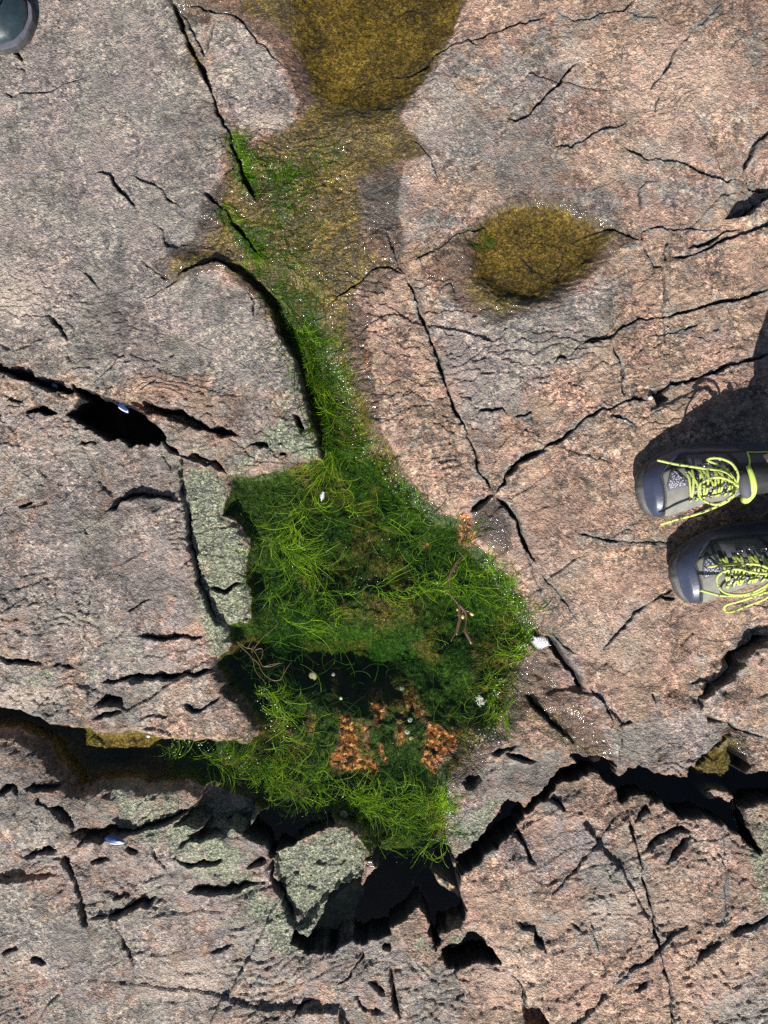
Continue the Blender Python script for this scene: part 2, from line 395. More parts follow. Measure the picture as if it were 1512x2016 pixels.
# ---- relief
base = 0.007 + 0.010*fbm(PX, PY, 900, 21, 2) + 0.0045*fbm(PX, PY, 300, 22, 2)
rough = sstep(-200, 900, PY)*0.55+0.45 + 0.25*fbm(PX, PY, 260, 31, 2)
rough = np.clip(rough*0.72, 0.3, 0.8)
MASKS = """
smooth 0.75 60|0 -60,-60 380,-60 440,250 430,450 400,500 480,560 600,780 400,720 200,640 -60,640
smooth 0.7 25|0 330,-40 440,260 430,500 640,880 740,880 700,560 860,300 950,-40
smooth 0.8 30|0 880,430 1080,380 1230,450 1150,600 960,640 880,560
smooth 0.5 60|0 900,0 1500,-50 1500,350 1200,450 900,400
smooth 0.5 30|0 360,900 445,936 490,1070 490,1220 430,1220 375,1050
film 0.95 50|0 -60,-60 360,-60 440,260 430,440 350,545 480,560 610,790 400,740 200,760 -60,730
film 0.62 60|0 -60,740 300,860 620,760 640,900 440,930 400,1240 300,1460 -60,1400
film 0.55 60|0 -60,1440 180,1560 560,1600 700,1800 900,1900 900,2060 -60,2060
film 0.6 70|0 800,120 1060,90 1160,160 1060,320 1200,420 1000,400 830,300
film 0.85 40|0 1040,590 1200,560 1200,660 1040,760 940,900 860,700 830,560 920,640
film 0.8 35|0 1200,1460 1380,1380 1450,1430 1360,1530 1200,1500
film 0.6 30|0 950,1480 1090,1480 1100,1520 980,1620 880,1680 900,1560
film 0.6 50|0 1080,1560 1240,1680 1200,1800 1080,1700 1000,1650
film 0.7 40|0 1400,1960 1460,1900 1560,1860 1560,2060 1380,2060
film 0.7 25|0 1200,340 1370,370 1512,360 1512,400 1370,440 1250,380
green 0.95 22|0 352,905 445,936 440,1010 495,1075 495,1220 450,1300 410,1290 392,1160 370,1050
green 0.8 40|0 480,880 560,800 625,860 640,905 560,910 450,935
green 0.75 40|0 200,1540 330,1540 400,1590 500,1600 480,1680 540,1760 700,1840 560,1900 400,1720 250,1620
green 0.95 18|0 535,1680 650,1635 690,1632 720,1680 714,1730 610,1830 560,1780
green 0.45 70|0 -60,1280 300,1280 430,1300 420,1340 -60,1400
green 0.25 80|0 -60,1700 560,1750 700,1900 560,2060 -60,2060
green 0.7 20|0 868,1836 928,1808 945,1840 880,1880
green 0.6 16|0 1450,1600 1490,1580 1512,1600 1512,1800 1480,1760
green 0.8 20|0 885,1640 960,1560 1000,1570 930,1660
green 0.4 40|0 250,860 380,840 460,880 360,930
green 0.55 14|0 1085,290 1140,285 1240,235 1180,280 1110,305
green 0.55 14|0 1220,290 1320,325 1400,350 1330,345 1240,310
green 0.8 20|0 800,1800 860,1860 850,1880 820,1870
olive 0.85 26|0 440,300 560,260 700,250 800,300 720,420 700,540 660,600 700,760 640,820 560,650 480,540 380,520 440,420
olive 1 22|0 460,-60 480,25 560,60 600,120 615,200 580,250 520,290 480,290 450,260 500,330 450,350 430,400 450,450 400,490 340,510 330,545 430,520 500,560 590,700 625,860 640,900 740,900 735,800 700,760 690,650 690,580 740,530 790,530 740,500 690,460 690,400 720,340 840,310 800,250 780,220 850,140 880,90 935,-60
olive 0.9 26|0 930,440 1010,400 1090,400 1190,445 1215,470 1150,540 1050,600 990,625 930,600 905,560 935,520
olive 0.55 12|0 760,505 860,480 960,430 990,440 880,490 790,530
olive 0.7 12|0 345,20 372,60 405,130 400,170 360,90
olive 0.8 16|0 1365,1520 1430,1440 1460,1450 1480,1530 1400,1590
olive 0.5 14|0 1020,1340 1110,1410 1200,1480 1180,1500 1090,1460 1010,1400
wet 1 22|0 310,-60 345,30 410,50 420,20 540,100 590,200 570,260 480,290 440,260 470,330 410,380 380,470 300,520 340,560 440,530 600,700 640,900 735,890 740,800 730,700 700,640 700,560 790,600 840,620 800,530 780,500 870,440 820,420 790,380 810,320 870,310 780,240 800,200 870,100 880,90 940,-60
wet 1 24|0 870,480 940,430 1010,390 1100,390 1190,440 1260,470 1190,520 1120,580 1050,620 980,640 910,610 850,560 830,540
wet 0.8 10|0 735,620 720,680 745,760 760,860 740,880 690,700 700,600
wet 0.9 14|0 1000,1340 1060,1290 1110,1360 1190,1450 1210,1490 1130,1490 1080,1420 1010,1420
wet 0.9 10|0 930,1490 960,1450 1000,1440 950,1520 880,1560 890,1680 875,1680 880,1540
wet 0.7 10|0 735,860 760,860 800,925 880,1015 925,1015 900,1030 850,1020
wet 0.9 8|0 925,1005 1000,1030 1010,1080 990,1100 940,1060
wet 0.8 16|0 1360,1530 1440,1430 1470,1450 1500,1530
wet 0.9 10|0 -60,1380 110,1425 180,1440 180,1452 -60,1402
wet 0.8 10|0 690,1630 745,1640 760,1720 715,1720 730,1690
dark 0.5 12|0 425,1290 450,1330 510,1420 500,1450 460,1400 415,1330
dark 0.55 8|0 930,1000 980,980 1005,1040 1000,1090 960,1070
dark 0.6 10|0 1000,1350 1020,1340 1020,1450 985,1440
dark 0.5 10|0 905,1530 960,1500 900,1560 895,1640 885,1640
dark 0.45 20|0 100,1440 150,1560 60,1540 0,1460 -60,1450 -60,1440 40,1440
"""
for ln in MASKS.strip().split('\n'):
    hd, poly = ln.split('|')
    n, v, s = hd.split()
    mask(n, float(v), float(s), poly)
# dry islands inside the wet part
DRY = "0 415,65 440,45 480,55 530,90 560,140 580,200 575,240 530,255 500,265 460,240 430,200 412,130"
DRY2 = "0 735,650 745,590 780,545 800,545 830,640 870,760 930,900 960,960 930,1010 880,1005 800,920 760,850 742,760"
DRY3 = "0 700,360 760,330 800,340 850,400 930,430 860,470 790,495 720,460"
mask('olive', 1, 12, DRY, 'sub'); mask('wet', 0.9, 12, DRY, 'sub')
mask('olive', 1, 14, DRY2, 'sub'); mask('wet', 1, 14, DRY2, 'sub')
mask('olive', 0.9, 14, DRY3, 'sub')
mask('wet', 1, 16, "0 800,330 850,310 960,400 860,470 800,480 780,420", 'sub')
mask('film', 0.75, 20, DRY); mask('film', 0.55, 25, DRY3)
for a in ((760, 700, 60, 70, .0), (1130, 105, 35, 22, .8), (830, 820, 50, 60, .0), (520, 240, 40, 16, .6), (360, 1930, 90, 35, .7, -.15),
          (70, 1895, 45, 20, .6, .6), (30, 580, 60, 60, .6), (1330, 170, 120, 90, .45), (1390, 1620, 40, 90, .4), (1000, 1900, 80, 60, .5), (1200, 1250, 110, 60, .4, .4),
          (1300, 300, 60, 20, .5, .3), (1200, 330, 60, 30, .35), (850, 230, 50, 60, .35), (1240, 1790, 120, 60, .45), (60, 1370, 70, 22, .6), (1400, 1900, 80, 60, .35, .4),
          (830, 330, 20, 60, .4), (410, 180, 20, 50, .3), (360, 890, 60, 14, .3), (1080, 1130, 80, 50, .3, .7)):
    if a[4] > 0: blob('pale', a[0], a[1], a[2], a[3], a[4], a[5] if len(a) > 5 else 0)
def c5(s_): return np.array([(580+float(w_.split(',')[0])/3.78, 1300+float(w_.split(',')[1])/3.78) for w_ in s_.split()])
mask('orange', 0.85, 5, c5("330,460 400,450 440,560 470,680 490,780 600,800 620,960 560,940 480,880 430,900 380,910 270,860 245,780 320,690 335,580"))
mask('orange', 0.85, 5, c5("980,480 1060,520 1130,560 1240,600 1220,700 1120,760 1070,820 1050,900 990,880 950,820 960,700 990,600"))
mask('orange', 0.7, 4, c5("600,660 650,660 700,800 690,880 650,780"))
mask('orange', 0.6, 4, c5("550,300 650,300 640,330 680,430 670,500 600,500 570,430"))
mask('orange', 0.6, 4, c5("840,290 900,320 910,420 960,470 900,460 840,430"))
mask('orange', 0.6, 4, c5("500,520 540,520 550,600 560,720 520,700"))
mask('orange', 0.55, 4, c5("750,460 790,460 800,640 770,740 750,620"))
mask('orange', 0.5, 4, c5("230,200 290,220 370,310 290,330 250,280"))
for a in ((735, 1385, 12, 12, .8), (745, 1415, 14, 26, .8), (812, 1395, 12, 26, .8),
          (790, 1450, 10, 40, .6), (655, 1365, 14, 30, .6), (606, 1440, 16, 26, .45), (917, 1035, 14, 26, .9), (925, 1060, 20, 20, .7), (840, 970, 10, 10, .0), (586, 610, 7, 26, .55),
          (720, 700, 5, 30, .55), (728, 655, 5, 14, .7), (520, 262, 18, 5, .4), (1260, 470, 12, 5, .4), (660, 1080, 12, 20, .3),
          (840, 1075, 14, 14, .5), (1350, 1430, 10, 10, .0), (830, 1415, 12, 20, .5), (760, 1330, 20, 10, .3)):
    if a[4] > 0: blob('orange', a[0], a[1], a[2], a[3], a[4])

A = base
for ln in AREAS.strip().split('\n'):
    hd, poly = ln.split('|')
    dz, soft = map(float, hd.split(','))
    sl, d = sdist(pts(poly), soft+2)
    A[sl] += dz/1000*sstep(-soft, soft, d)
k = (1-0.62*smooth)*rough*(1-0.5*far)
U, V = QX+6*fbm(PX, PY, 40, 51, 2), QY+6*fbm(PX, PY, 40, 52, 2)
ang = R(-20)
A += k*0.0085*facets(QX+25*fbm(PX, PY, 150, 53, 3), QY+25*fbm(PX, PY, 150, 54, 3), 250, R(-28), 1.5, 60, 2.6)
A += k*0.0045*facets(U, V, 95, ang, 1.9, 61, 1.3)
A += k*0.0026*facets(U, V, 40, ang, 2.0, 62, 1.5)
A += k*0.0011*facets(U, V, 17, ang, 1.6, 63, 1.8)
A += k*0.0008*facets(U, V, 8, ang, 1.3, 64, 2.0)
A += (0.35+0.65*k)*0.0016*fbm(PX, PY, 14, 71, 3, 0.6)
# long cleavage steps running up to the right in the lower half
lowb = sstep(1300, 1650, PY)*(1-smooth)
vv = (PY+0.30*PX)/46.0+1.3*fbm(PX, PY, 120, 81, 3)
saw = vv-np.floor(vv)
A += lowb*0.0024*(sstep(0, 0.10, saw)*(1-saw))*sstep(-0.25, 0.3, fbm(PX, PY, 170, 82, 2))
rg = sstep(1180, 1260, PX)*sstep(430, 470, PY)*(1-sstep(1000, 1200, PY))
vv = (PY+0.38*PX)/30.0+1.2*fbm(PX, PY, 90, 83, 3)
saw = vv-np.floor(vv)
A += rg*0.0009*(sstep(0, 0.12, saw)*(1-saw))
def terrace(f, levels, sharp):
    kk = f*levels; fr_ = kk-np.floor(kk)
    return (np.floor(kk)+sstep(0, sharp, fr_)-kk*0.85)/1.0
t1 = fbm(PX+0.3*PY, PY*1.5, 230, 301, 6, 0.55); t2 = fbm(PX+0.5*PY, PY*1.7, 110, 311, 5, 0.58)
gate1 = sstep(-0.05, 0.2, fbm(PX, PY, 300, 321, 2)+0.05); gate2 = sstep(-0.1, 0.25, fbm(PX, PY, 200, 331, 2))
A += (0.0018+0.0022*rough)*(1-0.3*smooth)*gate1*terrace(t1, 7, 0.06)*(1-far)
A += (0.0003+0.0007*rough)*(1-0.5*smooth)*gate2*terrace(t2, 7, 0.08)*(1-far)
A += 0.0035*fbm(PX, PY, 70, 341, 3)*(1-0.4*smooth)*(1-far)
Z = A
# line features
for ln in LINES.strip().split('\n'):
    ps, pr = ln.split('|')
    P = pts(ps)
    w, dep, stp, fall = map(float, pr.split(','))
    if P[:, 1].mean() > 1250: fall *= 2.0; stp *= 1.25
    sl = window(P, max(fall*3, w*2))
    d, side, par, L = polydist(P, sl, False)
    tap = sstep(0, min(30, L*0.3), par)*sstep(0, min(30, L*0.3), L-par)
    nz = 1+0.9*fbm(PX[sl], PY[sl], 28, int(L) % 97, 2)
    nz = np.clip(nz, 0.35, 1.9)
    w *= 1.0; dep *= 1.2; stp *= 1.35
    ww = np.maximum(w*nz*(0.5+0.5*tap), 0.9)
    Z[sl] -= dep/1000*1.15*tap*np.clip(1-d/ww/1.25, 0, 1)**0.6*np.clip(nz, .4, 1.3)
    Z[sl] += stp/1000*0.5*side*np.clip(d/1.5, 0, 1)*np.exp(-d/fall)*tap*np.clip(nz, .5, 1.4)
    MASK['dark'][sl] = np.maximum(MASK['dark'][sl], tap*np.clip(1.3-d/(ww*1.1), 0, 1)*0.8)
    near = tap*np.exp(-(d/(w*3+3))**2)
    MASK['film'][sl] = np.maximum(MASK['film'][sl], 0.55*near)
# pits
for ln in PITS.strip().split('\n'):
    hd, poly = ln.split('|')
    fz, wall = map(float, hd.split(','))
    sl, d = sdist(pts(poly), 4)
    d = d+(7*fbm(PX[sl], PY[sl], 15, 191, 3, 0.6) if fz < -25 else 2*fbm(PX[sl], PY[sl], 8, 191, 2))
    m = sstep(-1.5, wall, d)
    fl = fz/1000*(1+0.25*fbm(PX[sl], PY[sl], 60, 91, 3)) + 0.006*facets(PX[sl], PY[sl], 26, 0.4, 1.5, 92, 2)
    Z[sl] = Z[sl]*(1-m)+np.minimum(fl, Z[sl])*m
    MASK['dark'][sl] = np.maximum(MASK['dark'][sl], 0.93*sstep(-2.5, 1, d)*(fz < -40))  # crevice shade painted in: near-black colour over floors and walls of deep pits
# ledges and wedges left standing inside the crevices: top z mm, wall px | polygon
for ln in '''-34,5,0|0 846,1732 858,1733 880,1744 900,1764 918,1796 906,1796 884,1780 866,1764
-12,4,0|0 806,1806 824,1800 842,1822 854,1850 856,1878 842,1884 828,1858 818,1836
-10,4,0|0 868,1840 884,1826 926,1808 930,1834 905,1850 880,1876 872,1866
-22,4,0|0 706,1700 738,1702 746,1722 728,1738 714,1762 706,1752
-70,5,0|0 620,1830 660,1790 700,1760 720,1800 700,1840 650,1866 610,1868
-36,9,1|0 1382,1530 1400,1500 1430,1462 1450,1446 1462,1462 1458,1490 1466,1515 1468,1540 1445,1556 1420,1548 1400,1552
-24,5,0|0 1398,1568 1420,1562 1450,1570 1466,1580 1452,1598 1430,1590 1410,1594
-26,4,0|0 1160,1500 1176,1494 1196,1500 1190,1512 1170,1512'''.split('\n'):
    hd, poly = ln.split('|'); tz, wall, ol = map(float, hd.split(','))
    sl, d = sdist(pts(poly), 4)
    m = sstep(-wall*0.5, wall, d)
    tp = tz/1000+0.006*facets(PX[sl], PY[sl], 22, 0.9, 1.4, 392, 2)-0.0006*(PY[sl]-PY[sl].mean())*0.3
    Z[sl] = np.where(tp > Z[sl], Z[sl]*(1-m)+tp*m, Z[sl])
    MASK['dark'][sl] *= (1-0.93*m)
    if ol: MASK['olive'][sl] = np.maximum(MASK['olive'][sl], m); MASK['pale'][sl] = np.maximum(MASK['pale'][sl], 0.0*m)
# stream bed, sloping down into the pool
sl, d = sdist(STREAM, 20)
m = sstep(-2, 12, d)
m = np.where(PX[sl] > 640, sstep(-8, 45, d), m)
cen = np.interp(PY[sl], [500, 540, 600, 700, 800, 880, 950], [440, 492, 562, 618, 655, 675, 690])
bed = -0.010-0.036*np.exp(-np.maximum(d, 0)/17)*(PX[sl] < cen)*sstep(505, 560, PY[sl])-0.026*sstep(540, 900, PY[sl])+0.003*fbm(PX[sl], PY[sl], 30, 93, 3)
Z[sl] = Z[sl]*(1-m)+bed*m
# the pool
WATER = -0.030
sl, d = sdist(POOL, 8)
wallw = np.where(PX[sl] > 700, 30.0, 9.0)
m = sstep(-1.5, 1, d/wallw*1.0)
X, Y = PX[sl], PY[sl]
def bump(x, y, rx, ry):
    return np.exp(-((X-x)/rx)**2-((Y-y)/ry)**2)
deep = 0.060+0.028*fbm(X, Y, 120, 94, 3)
deep += 0.055*bump(690, 1315, 140, 62)+0.030*bump(545, 1310, 80, 60)+0.02*bump(800, 1350, 120, 60)
deep += 0.012*fbm(X, Y, 45, 194, 3)+0.07*bump(462, 985, 32, 48)
deep -= 0.028*bump(700, 1480, 60, 60)+0.028*bump(862, 1470, 50, 60)
deep += 0.04*bump(620, 1130, 60, 90)+0.04*bump(900, 1220, 60, 60)+0.02*bump(760, 1590, 120, 50)
deep -= 0.03*bump(740, 1220, 130, 50)+0.02*bump(520, 1010, 40, 60)
deep = np.clip(deep, 0.040, 0.2)
shelf = sstep(125, 160, QX[sl])*(1-sstep(285, 335, QX[sl]+0.6*(QY[sl]-1460)))*(1-sstep(1484, 1494, QY[sl]-0.04*(QX[sl]-200)))
deep = deep*(1-shelf)+0.038*shelf
deep = deep + 0.003*facets(X, Y, 22, 0.3, 1.4, 95, 2)+0.0025*fbm(X, Y, 12, 96, 2)
slope = sstep(0, 1, d/np.where(X > 700, 70.0, 22.0))
prof = -0.020-(deep-0.020)*slope
Z[sl] = Z[sl]*(1-m)+np.minimum(Z[sl], prof)*m
md = sstep(-2, 6, d)
for n_ in ('film', 'green', 'dark'): MASK[n_][sl] *= (1-md)
MASK['wet'][sl] = np.maximum(MASK['wet'][sl], md)
alg = 0.62+1.3*fbm(X, Y, 80, 97, 4)
alg = np.clip(alg, 0, 1)
alg = np.where(X < 330, 0.0, alg)
MASK['olive'][sl] = np.where(X < 330, MASK['olive'][sl], MASK['olive'][sl])
MASK['algae'][sl] = np.maximum(MASK['algae'][sl], md*alg*(1-0.95*np.clip(MASK['orange'][sl]*1.3, 0, 1)))
MASK['olive'][sl] = np.maximum(MASK['olive'][sl], md*(0.9-0.85*MASK['orange'][sl]))
MASK['dark'][sl] = np.maximum(MASK['dark'][sl], 0.3*md*np.clip(0.5+1.6*fbm(X, Y, 110, 197, 3), 0, 1)*(MASK['orange'][sl] < 0.3)*(X > 330))
sl2, d2 = sdist(STREAM, 10)
MASK['algae'][sl2] = np.maximum(MASK['algae'][sl2], sstep(5, 30, d2)*0.55*(PX[sl2] < 690))
for a in ((560, 350, 60, 40, .5), (480, 320, 14, 50, .8), (560, 400, 30, 60, .5), (500, 470, 40, 30, .6), (650, 310, 40, 20, .5), (965, 470, 22, 18, .5), (1010, 590, 50, 25, .35)):
    blob('algae', *a)
# shallow basins of the upper pool and the right-hand puddle
for poly, dp, soft in (("0 560,-80 590,60 605,130 650,190 730,205 800,180 850,100 880,60 930,-80", 0.020, 45),
                       ("0 925,470 960,438 1010,415 1080,408 1150,436 1190,458 1170,500 1110,560 1040,590 985,580 945,540", 0.016, 22)):
    sl, d = sdist(pts(poly), soft)
    m = sstep(-soft, soft, d)
    Z[sl] = Z[sl]*(1-m)+(-dp+0.15*Z[sl]+0.0012*fbm(PX[sl], PY[sl], 20, 98, 3))*m
Z = Z*(1-far)+far*(0.02+0.02*fbm(PX, PY, 2500, 99, 3))
# apron outside the picture never dips under the water
out = sstep(10, 60, np.maximum(np.maximum(-PX, PX-W_PX), np.maximum(-PY, PY-H_PX)))
Z = np.where(out > 0, np.maximum(Z, -0.2*(1-out)+0.001*out), Z)

def HZ(px, py):
    i = int(np.clip(np.searchsorted(gx, px)-1, 0, len(gx)-2)); j = int(np.clip(np.searchsorted(gy, py)-1, 0, len(gy)-2))
    fx = (px-gx[i])/(gx[i+1]-gx[i]); fy = (py-gy[j])/(gy[j+1]-gy[j])
    return float((Z[j, i]*(1-fx)+Z[j, i+1]*fx)*(1-fy)+(Z[j+1, i]*(1-fx)+Z[j+1, i+1]*fx)*fy)

# ---------------------------------------------------------------- node helpers
def new_mat(name):
    m = bpy.data.materials.new(name); m.use_nodes = True
    nt = m.node_tree; nt.nodes.clear()
    o = nt.nodes.new('ShaderNodeOutputMaterial')
    return m, nt, o
class NB:
    def __init__(s, nt): s.nt = nt; s.n = nt.nodes; s.l = nt.links
    def put(s, inp, v):
        if isinstance(v, bpy.types.NodeSocket): s.l.new(v, inp)
        elif v is not None:
            if inp.type == 'RGBA' and not hasattr(v, '__len__'): v = (v, v, v, 1)
            if inp.type == 'RGBA' and len(v) == 3: v = (*v, 1)
            inp.default_value = v
    def math(s, op, a, b=None, clamp=False):
        n = s.n.new('ShaderNodeMath'); n.operation = op; n.use_clamp = clamp
        s.put(n.inputs[0], a)
        if b is not None: s.put(n.inputs[1], b)
        return n.outputs[0]
    def mix(s, f, a, b, mode='MIX'):
        n = s.n.new('ShaderNodeMix'); n.data_type = 'RGBA'; n.blend_type = mode; n.clamp_factor = True
        s.put(n.inputs[0], f); s.put(n.inputs[6], a); s.put(n.inputs[7], b)
        return n.outputs[2]
    def ramp(s, f, stops):
        n = s.n.new('ShaderNodeValToRGB'); e = n.color_ramp.elements
        while len(e) < len(stops): e.new(0.5)
        for el, (p, c) in zip(e, stops):
            el.position = p
            el.color = (c, c, c, 1) if not hasattr(c, '__len__') else (*c, 1)
        s.put(n.inputs[0], f)
        return n.outputs[0]
    def noise(s, vec, scale, detail=3, rough=0.55, dist=0.0):
        n = s.n.new('ShaderNodeTexNoise'); s.put(n.inputs['Vector'], vec)
        n.inputs['Scale'].default_value = scale; n.inputs['Detail'].default_value = detail
        n.inputs['Roughness'].default_value = rough; n.inputs['Distortion'].default_value = dist
        return n.outputs[0]
    def voro(s, vec, scale, out='Color', feat='F1'):
        n = s.n.new('ShaderNodeTexVoronoi'); n.feature = feat
        s.put(n.inputs['Vector'], vec); n.inputs['Scale'].default_value = scale
        return n.outputs[out]
    def rng(s, v, a, b, c=0.0, d=1.0):
        n = s.n.new('ShaderNodeMapRange'); n.interpolation_type = 'SMOOTHSTEP'
        s.put(n.inputs[0], v)
        for i, q in enumerate((a, b, c, d)): s.put(n.inputs[i+1], q)
        return n.outputs[0]
    def bump(s, h, st, dist, nrm=None):
        n = s.n.new('ShaderNodeBump'); s.put(n.inputs['Height'], h); s.put(n.inputs['Strength'], st)
        n.inputs['Distance'].default_value = dist
        if nrm is not None: s.l.new(nrm, n.inputs['Normal'])
        return n.outputs[0]
def ocoord(nt):
    return nt.nodes.new('ShaderNodeTexCoord').outputs['Object']

# ---------------------------------------------------------------- rock material
rock, nt, out = new_mat("granite")
b = NB(nt)
co = ocoord(nt)
aA = nt.nodes.new('ShaderNodeAttribute'); aA.attribute_name = 'tone_a'
aB = nt.nodes.new('ShaderNodeAttribute'); aB.attribute_name = 'tone_b'
sA = nt.nodes.new('ShaderNodeSeparateColor'); b.l.new(aA.outputs['Color'], sA.inputs[0])
sB = nt.nodes.new('ShaderNodeSeparateColor'); b.l.new(aB.outputs['Color'], sB.inputs[0])
film, green, wet, olive = sA.outputs[0], sA.outputs[1], sA.outputs[2], aA.outputs['Alpha']
orange, algae, dark, pale = sB.outputs[0], sB.outputs[1], sB.outputs[2], aB.outputs['Alpha']
# slightly bent coordinates so that grains are irregular
wn1 = nt.nodes.new('ShaderNodeTexNoise'); b.put(wn1.inputs['Vector'], co); wn1.inputs['Scale'].default_value = 230; wn1.inputs['Detail'].default_value = 2
vm = nt.nodes.new('ShaderNodeVectorMath'); vm.operation = 'MULTIPLY_ADD'
b.l.new(wn1.outputs['Color'], vm.inputs[0]); vm.inputs[1].default_value = (0.006, 0.006, 0.006); b.l.new(co, vm.inputs[2])
cw = vm.outputs[0]
def lum(c):
    n = nt.nodes.new('ShaderNodeSeparateColor'); b.l.new(c, n.inputs[0]); return n.outputs[0]
g1 = lum(b.voro(cw, 170)); g2 = lum(b.voro(cw, 400)); g3 = b.noise(co, 900, 2, 0.7)
n_mid = b.noise(co, 42, 5, 0.62); n_big = b.noise(co, 9, 4, 0.6); n_f = b.noise(co, 150, 4, 0.65)
grain = b.math('ADD', b.math('MULTIPLY', g1, 0.52), b.math('MULTIPLY', g2, 0.48))
n_m2 = b.noise(co, 75, 4, 0.7, 0.4)
pinkc = b.ramp(b.math('ADD', b.math('MULTIPLY', grain, 0.36), b.math('ADD', b.math('MULTIPLY', n_mid, 0.30), b.math('MULTIPLY', n_m2, 0.34))),
               [(0.30, (0.045, 0.040, 0.038)), (0.40, (0.125, 0.098, 0.082)), (0.47, (0.245, 0.165, 0.125)), (0.54, (0.45, 0.285, 0.195)), (0.62, (0.66, 0.445, 0.315)), (0.74, (0.86, 0.70, 0.57))])
greyc = b.ramp(b.math('ADD', b.math('MULTIPLY', grain, 0.36), b.math('ADD', b.math('MULTIPLY', n_f, 0.30), b.math('ADD', b.math('MULTIPLY', n_m2, 0.16), b.math('MULTIPLY', b.noise(co, 24, 5, 0.65, 0.5), 0.18)))),
               [(0.32, (0.068, 0.064, 0.064)), (0.43, (0.165, 0.150, 0.146)), (0.51, (0.262, 0.234, 0.214)), (0.59, (0.40, 0.342, 0.288)), (0.70, (0.68, 0.57, 0.45))])
sel = b.math('ADD', b.math('MULTIPLY', film, 0.66), b.math('ADD', b.math('MULTIPLY', b.math('SUBTRACT', n_mid, 0.5), 1.7), b.math('MULTIPLY', b.math('SUBTRACT', n_big, 0.5), 1.0)))
fsel = b.rng(b.math('ADD', sel, b.math('MULTIPLY', b.math('SUBTRACT', g1, 0.5), 0.25)), 0.05, 0.42)
col = b.mix(fsel, pinkc, greyc)
calm = b.math('MULTIPLY', b.rng(b.noise(co, 13, 5, 0.65, 0.8), 0.44, 0.58), 0.62)
col = b.mix(calm, col, b.mix(1.0, b.mix(fsel, (0.38, 0.262, 0.195), (0.245, 0.219, 0.196)), b.ramp(n_f, [(0.3, 0.72), (0.7, 1.28)]), 'MULTIPLY'))
hue = b.noise(co, 11, 5, 0.6, 0.5)
col = b.mix(b.rng(hue, 0.44, 0.56), b.mix(1.0, col, (0.95, 0.97, 0.96), 'MULTIPLY'), b.mix(1.0, col, (1.05, 0.99, 1.02), 'MULTIPLY'))
# weathering clouds: broad lighter and darker areas of the stone itself
cl1 = b.noise(co, 5.5, 5, 0.62, 0.4); cl2 = b.noise(co, 19, 5, 0.66, 0.6)
col = b.mix(b.math('MULTIPLY', b.rng(cl1, 0.48, 0.60), 0.62), col, b.mix(1.0, col, (0.52, 0.53, 0.52), 'MULTIPLY'))
col = b.mix(b.math('MULTIPLY', b.rng(b.noise(co, 3.1, 4, 0.6, 0.3), 0.46, 0.58), 0.30), col, b.mix(1.0, col, (1.32, 1.27, 1.22), 'MULTIPLY'))
col = b.mix(b.math('MULTIPLY', b.rng(cl2, 0.53, 0.66), 0.62), col, b.mix(1.0, col, (0.34, 0.36, 0.35), 'MULTIPLY'))
col = b.mix(b.math('MULTIPLY', b.rng(cl2, 0.48, 0.34), 0.55), col, b.mix(1.0, col, (1.35, 1.28, 1.2), 'MULTIPLY'))
col = b.mix(b.math('MULTIPLY', b.rng(b.noise(co, 60, 4, 0.7, 0.6), 0.52, 0.68), 0.55), col, (0.075, 0.07, 0.065))
# lichen green
grc = b.ramp(b.math('ADD', b.math('MULTIPLY', n_f, 0.6), b.math('MULTIPLY', g2, 0.4)),
             [(0.27, (0.055, 0.060, 0.060)), (0.42, (0.11, 0.122, 0.095)), (0.54, (0.205, 0.235, 0.145)), (0.66, (0.36, 0.39, 0.25)), (0.8, (0.58, 0.58, 0.42))])
gm = b.rng(b.math('ADD', green, b.math('MULTIPLY', b.math('SUBTRACT', b.noise(co, 34, 5, 0.7), 0.5), 2.2)), 0.32, 0.85)
col = b.mix(b.math('MULTIPLY', gm, 0.92), col, grc)
col = b.mix(b.math('MULTIPLY', pale, 0.55), col, b.mix(g2, (0.50, 0.36, 0.28), (0.78, 0.66, 0.55)))
# orange feldspar under water
orc = b.ramp(b.math('ADD', b.math('MULTIPLY', g1, 0.5), b.math('MULTIPLY', n_f, 0.5)), [(0.30, (0.02, 0.012, 0.005)), (0.44, (0.12, 0.038, 0.009)), (0.58, (0.33, 0.105, 0.025)), (0.76, (0.62, 0.27, 0.10))])
brk = b.math('SUBTRACT', b.noise(co, 85, 5, 0.7), 0.5)
# wetness
wm = b.rng(b.math('ADD', wet, b.math('MULTIPLY', brk, 0.9)), 0.3, 0.6)
col = b.mix(wm, col, b.mix(1.0, col, (0.31, 0.28, 0.245), 'MULTIPLY'))
# olive film of algae
olc = b.ramp(b.math('ADD', b.math('MULTIPLY', b.noise(co, 120, 5, 0.7), 0.42), b.math('ADD', b.math('MULTIPLY', b.noise(co, 17, 6, 0.68, 0.6), 0.40), b.math('MULTIPLY', g2, 0.18))),
             [(0.32, (0.008, 0.008, 0.003)), (0.43, (0.030, 0.023, 0.004)), (0.52, (0.082, 0.058, 0.006)), (0.61, (0.20, 0.135, 0.016)), (0.74, (0.44, 0.31, 0.09))])
om = b.rng(b.math('ADD', olive, b.math('ADD', b.math('MULTIPLY', brk, 1.0), b.math('MULTIPLY', b.math('SUBTRACT', n_mid, 0.5), 1.1))), 0.26, 0.80)
col = b.mix(b.math('MULTIPLY', om, 0.84), col, olc)
alc = b.ramp(b.noise(co, 160, 5, 0.75), [(0.3, (0.003, 0.010, 0.002)), (0.5, (0.017, 0.046, 0.003)), (0.7, (0.095, 0.150, 0.009))])
am = b.rng(b.math('ADD', algae, b.math('MULTIPLY', brk, 1.3)), 0.30, 0.7)
col = b.mix(b.math('MULTIPLY', am, 0.92), col, alc)
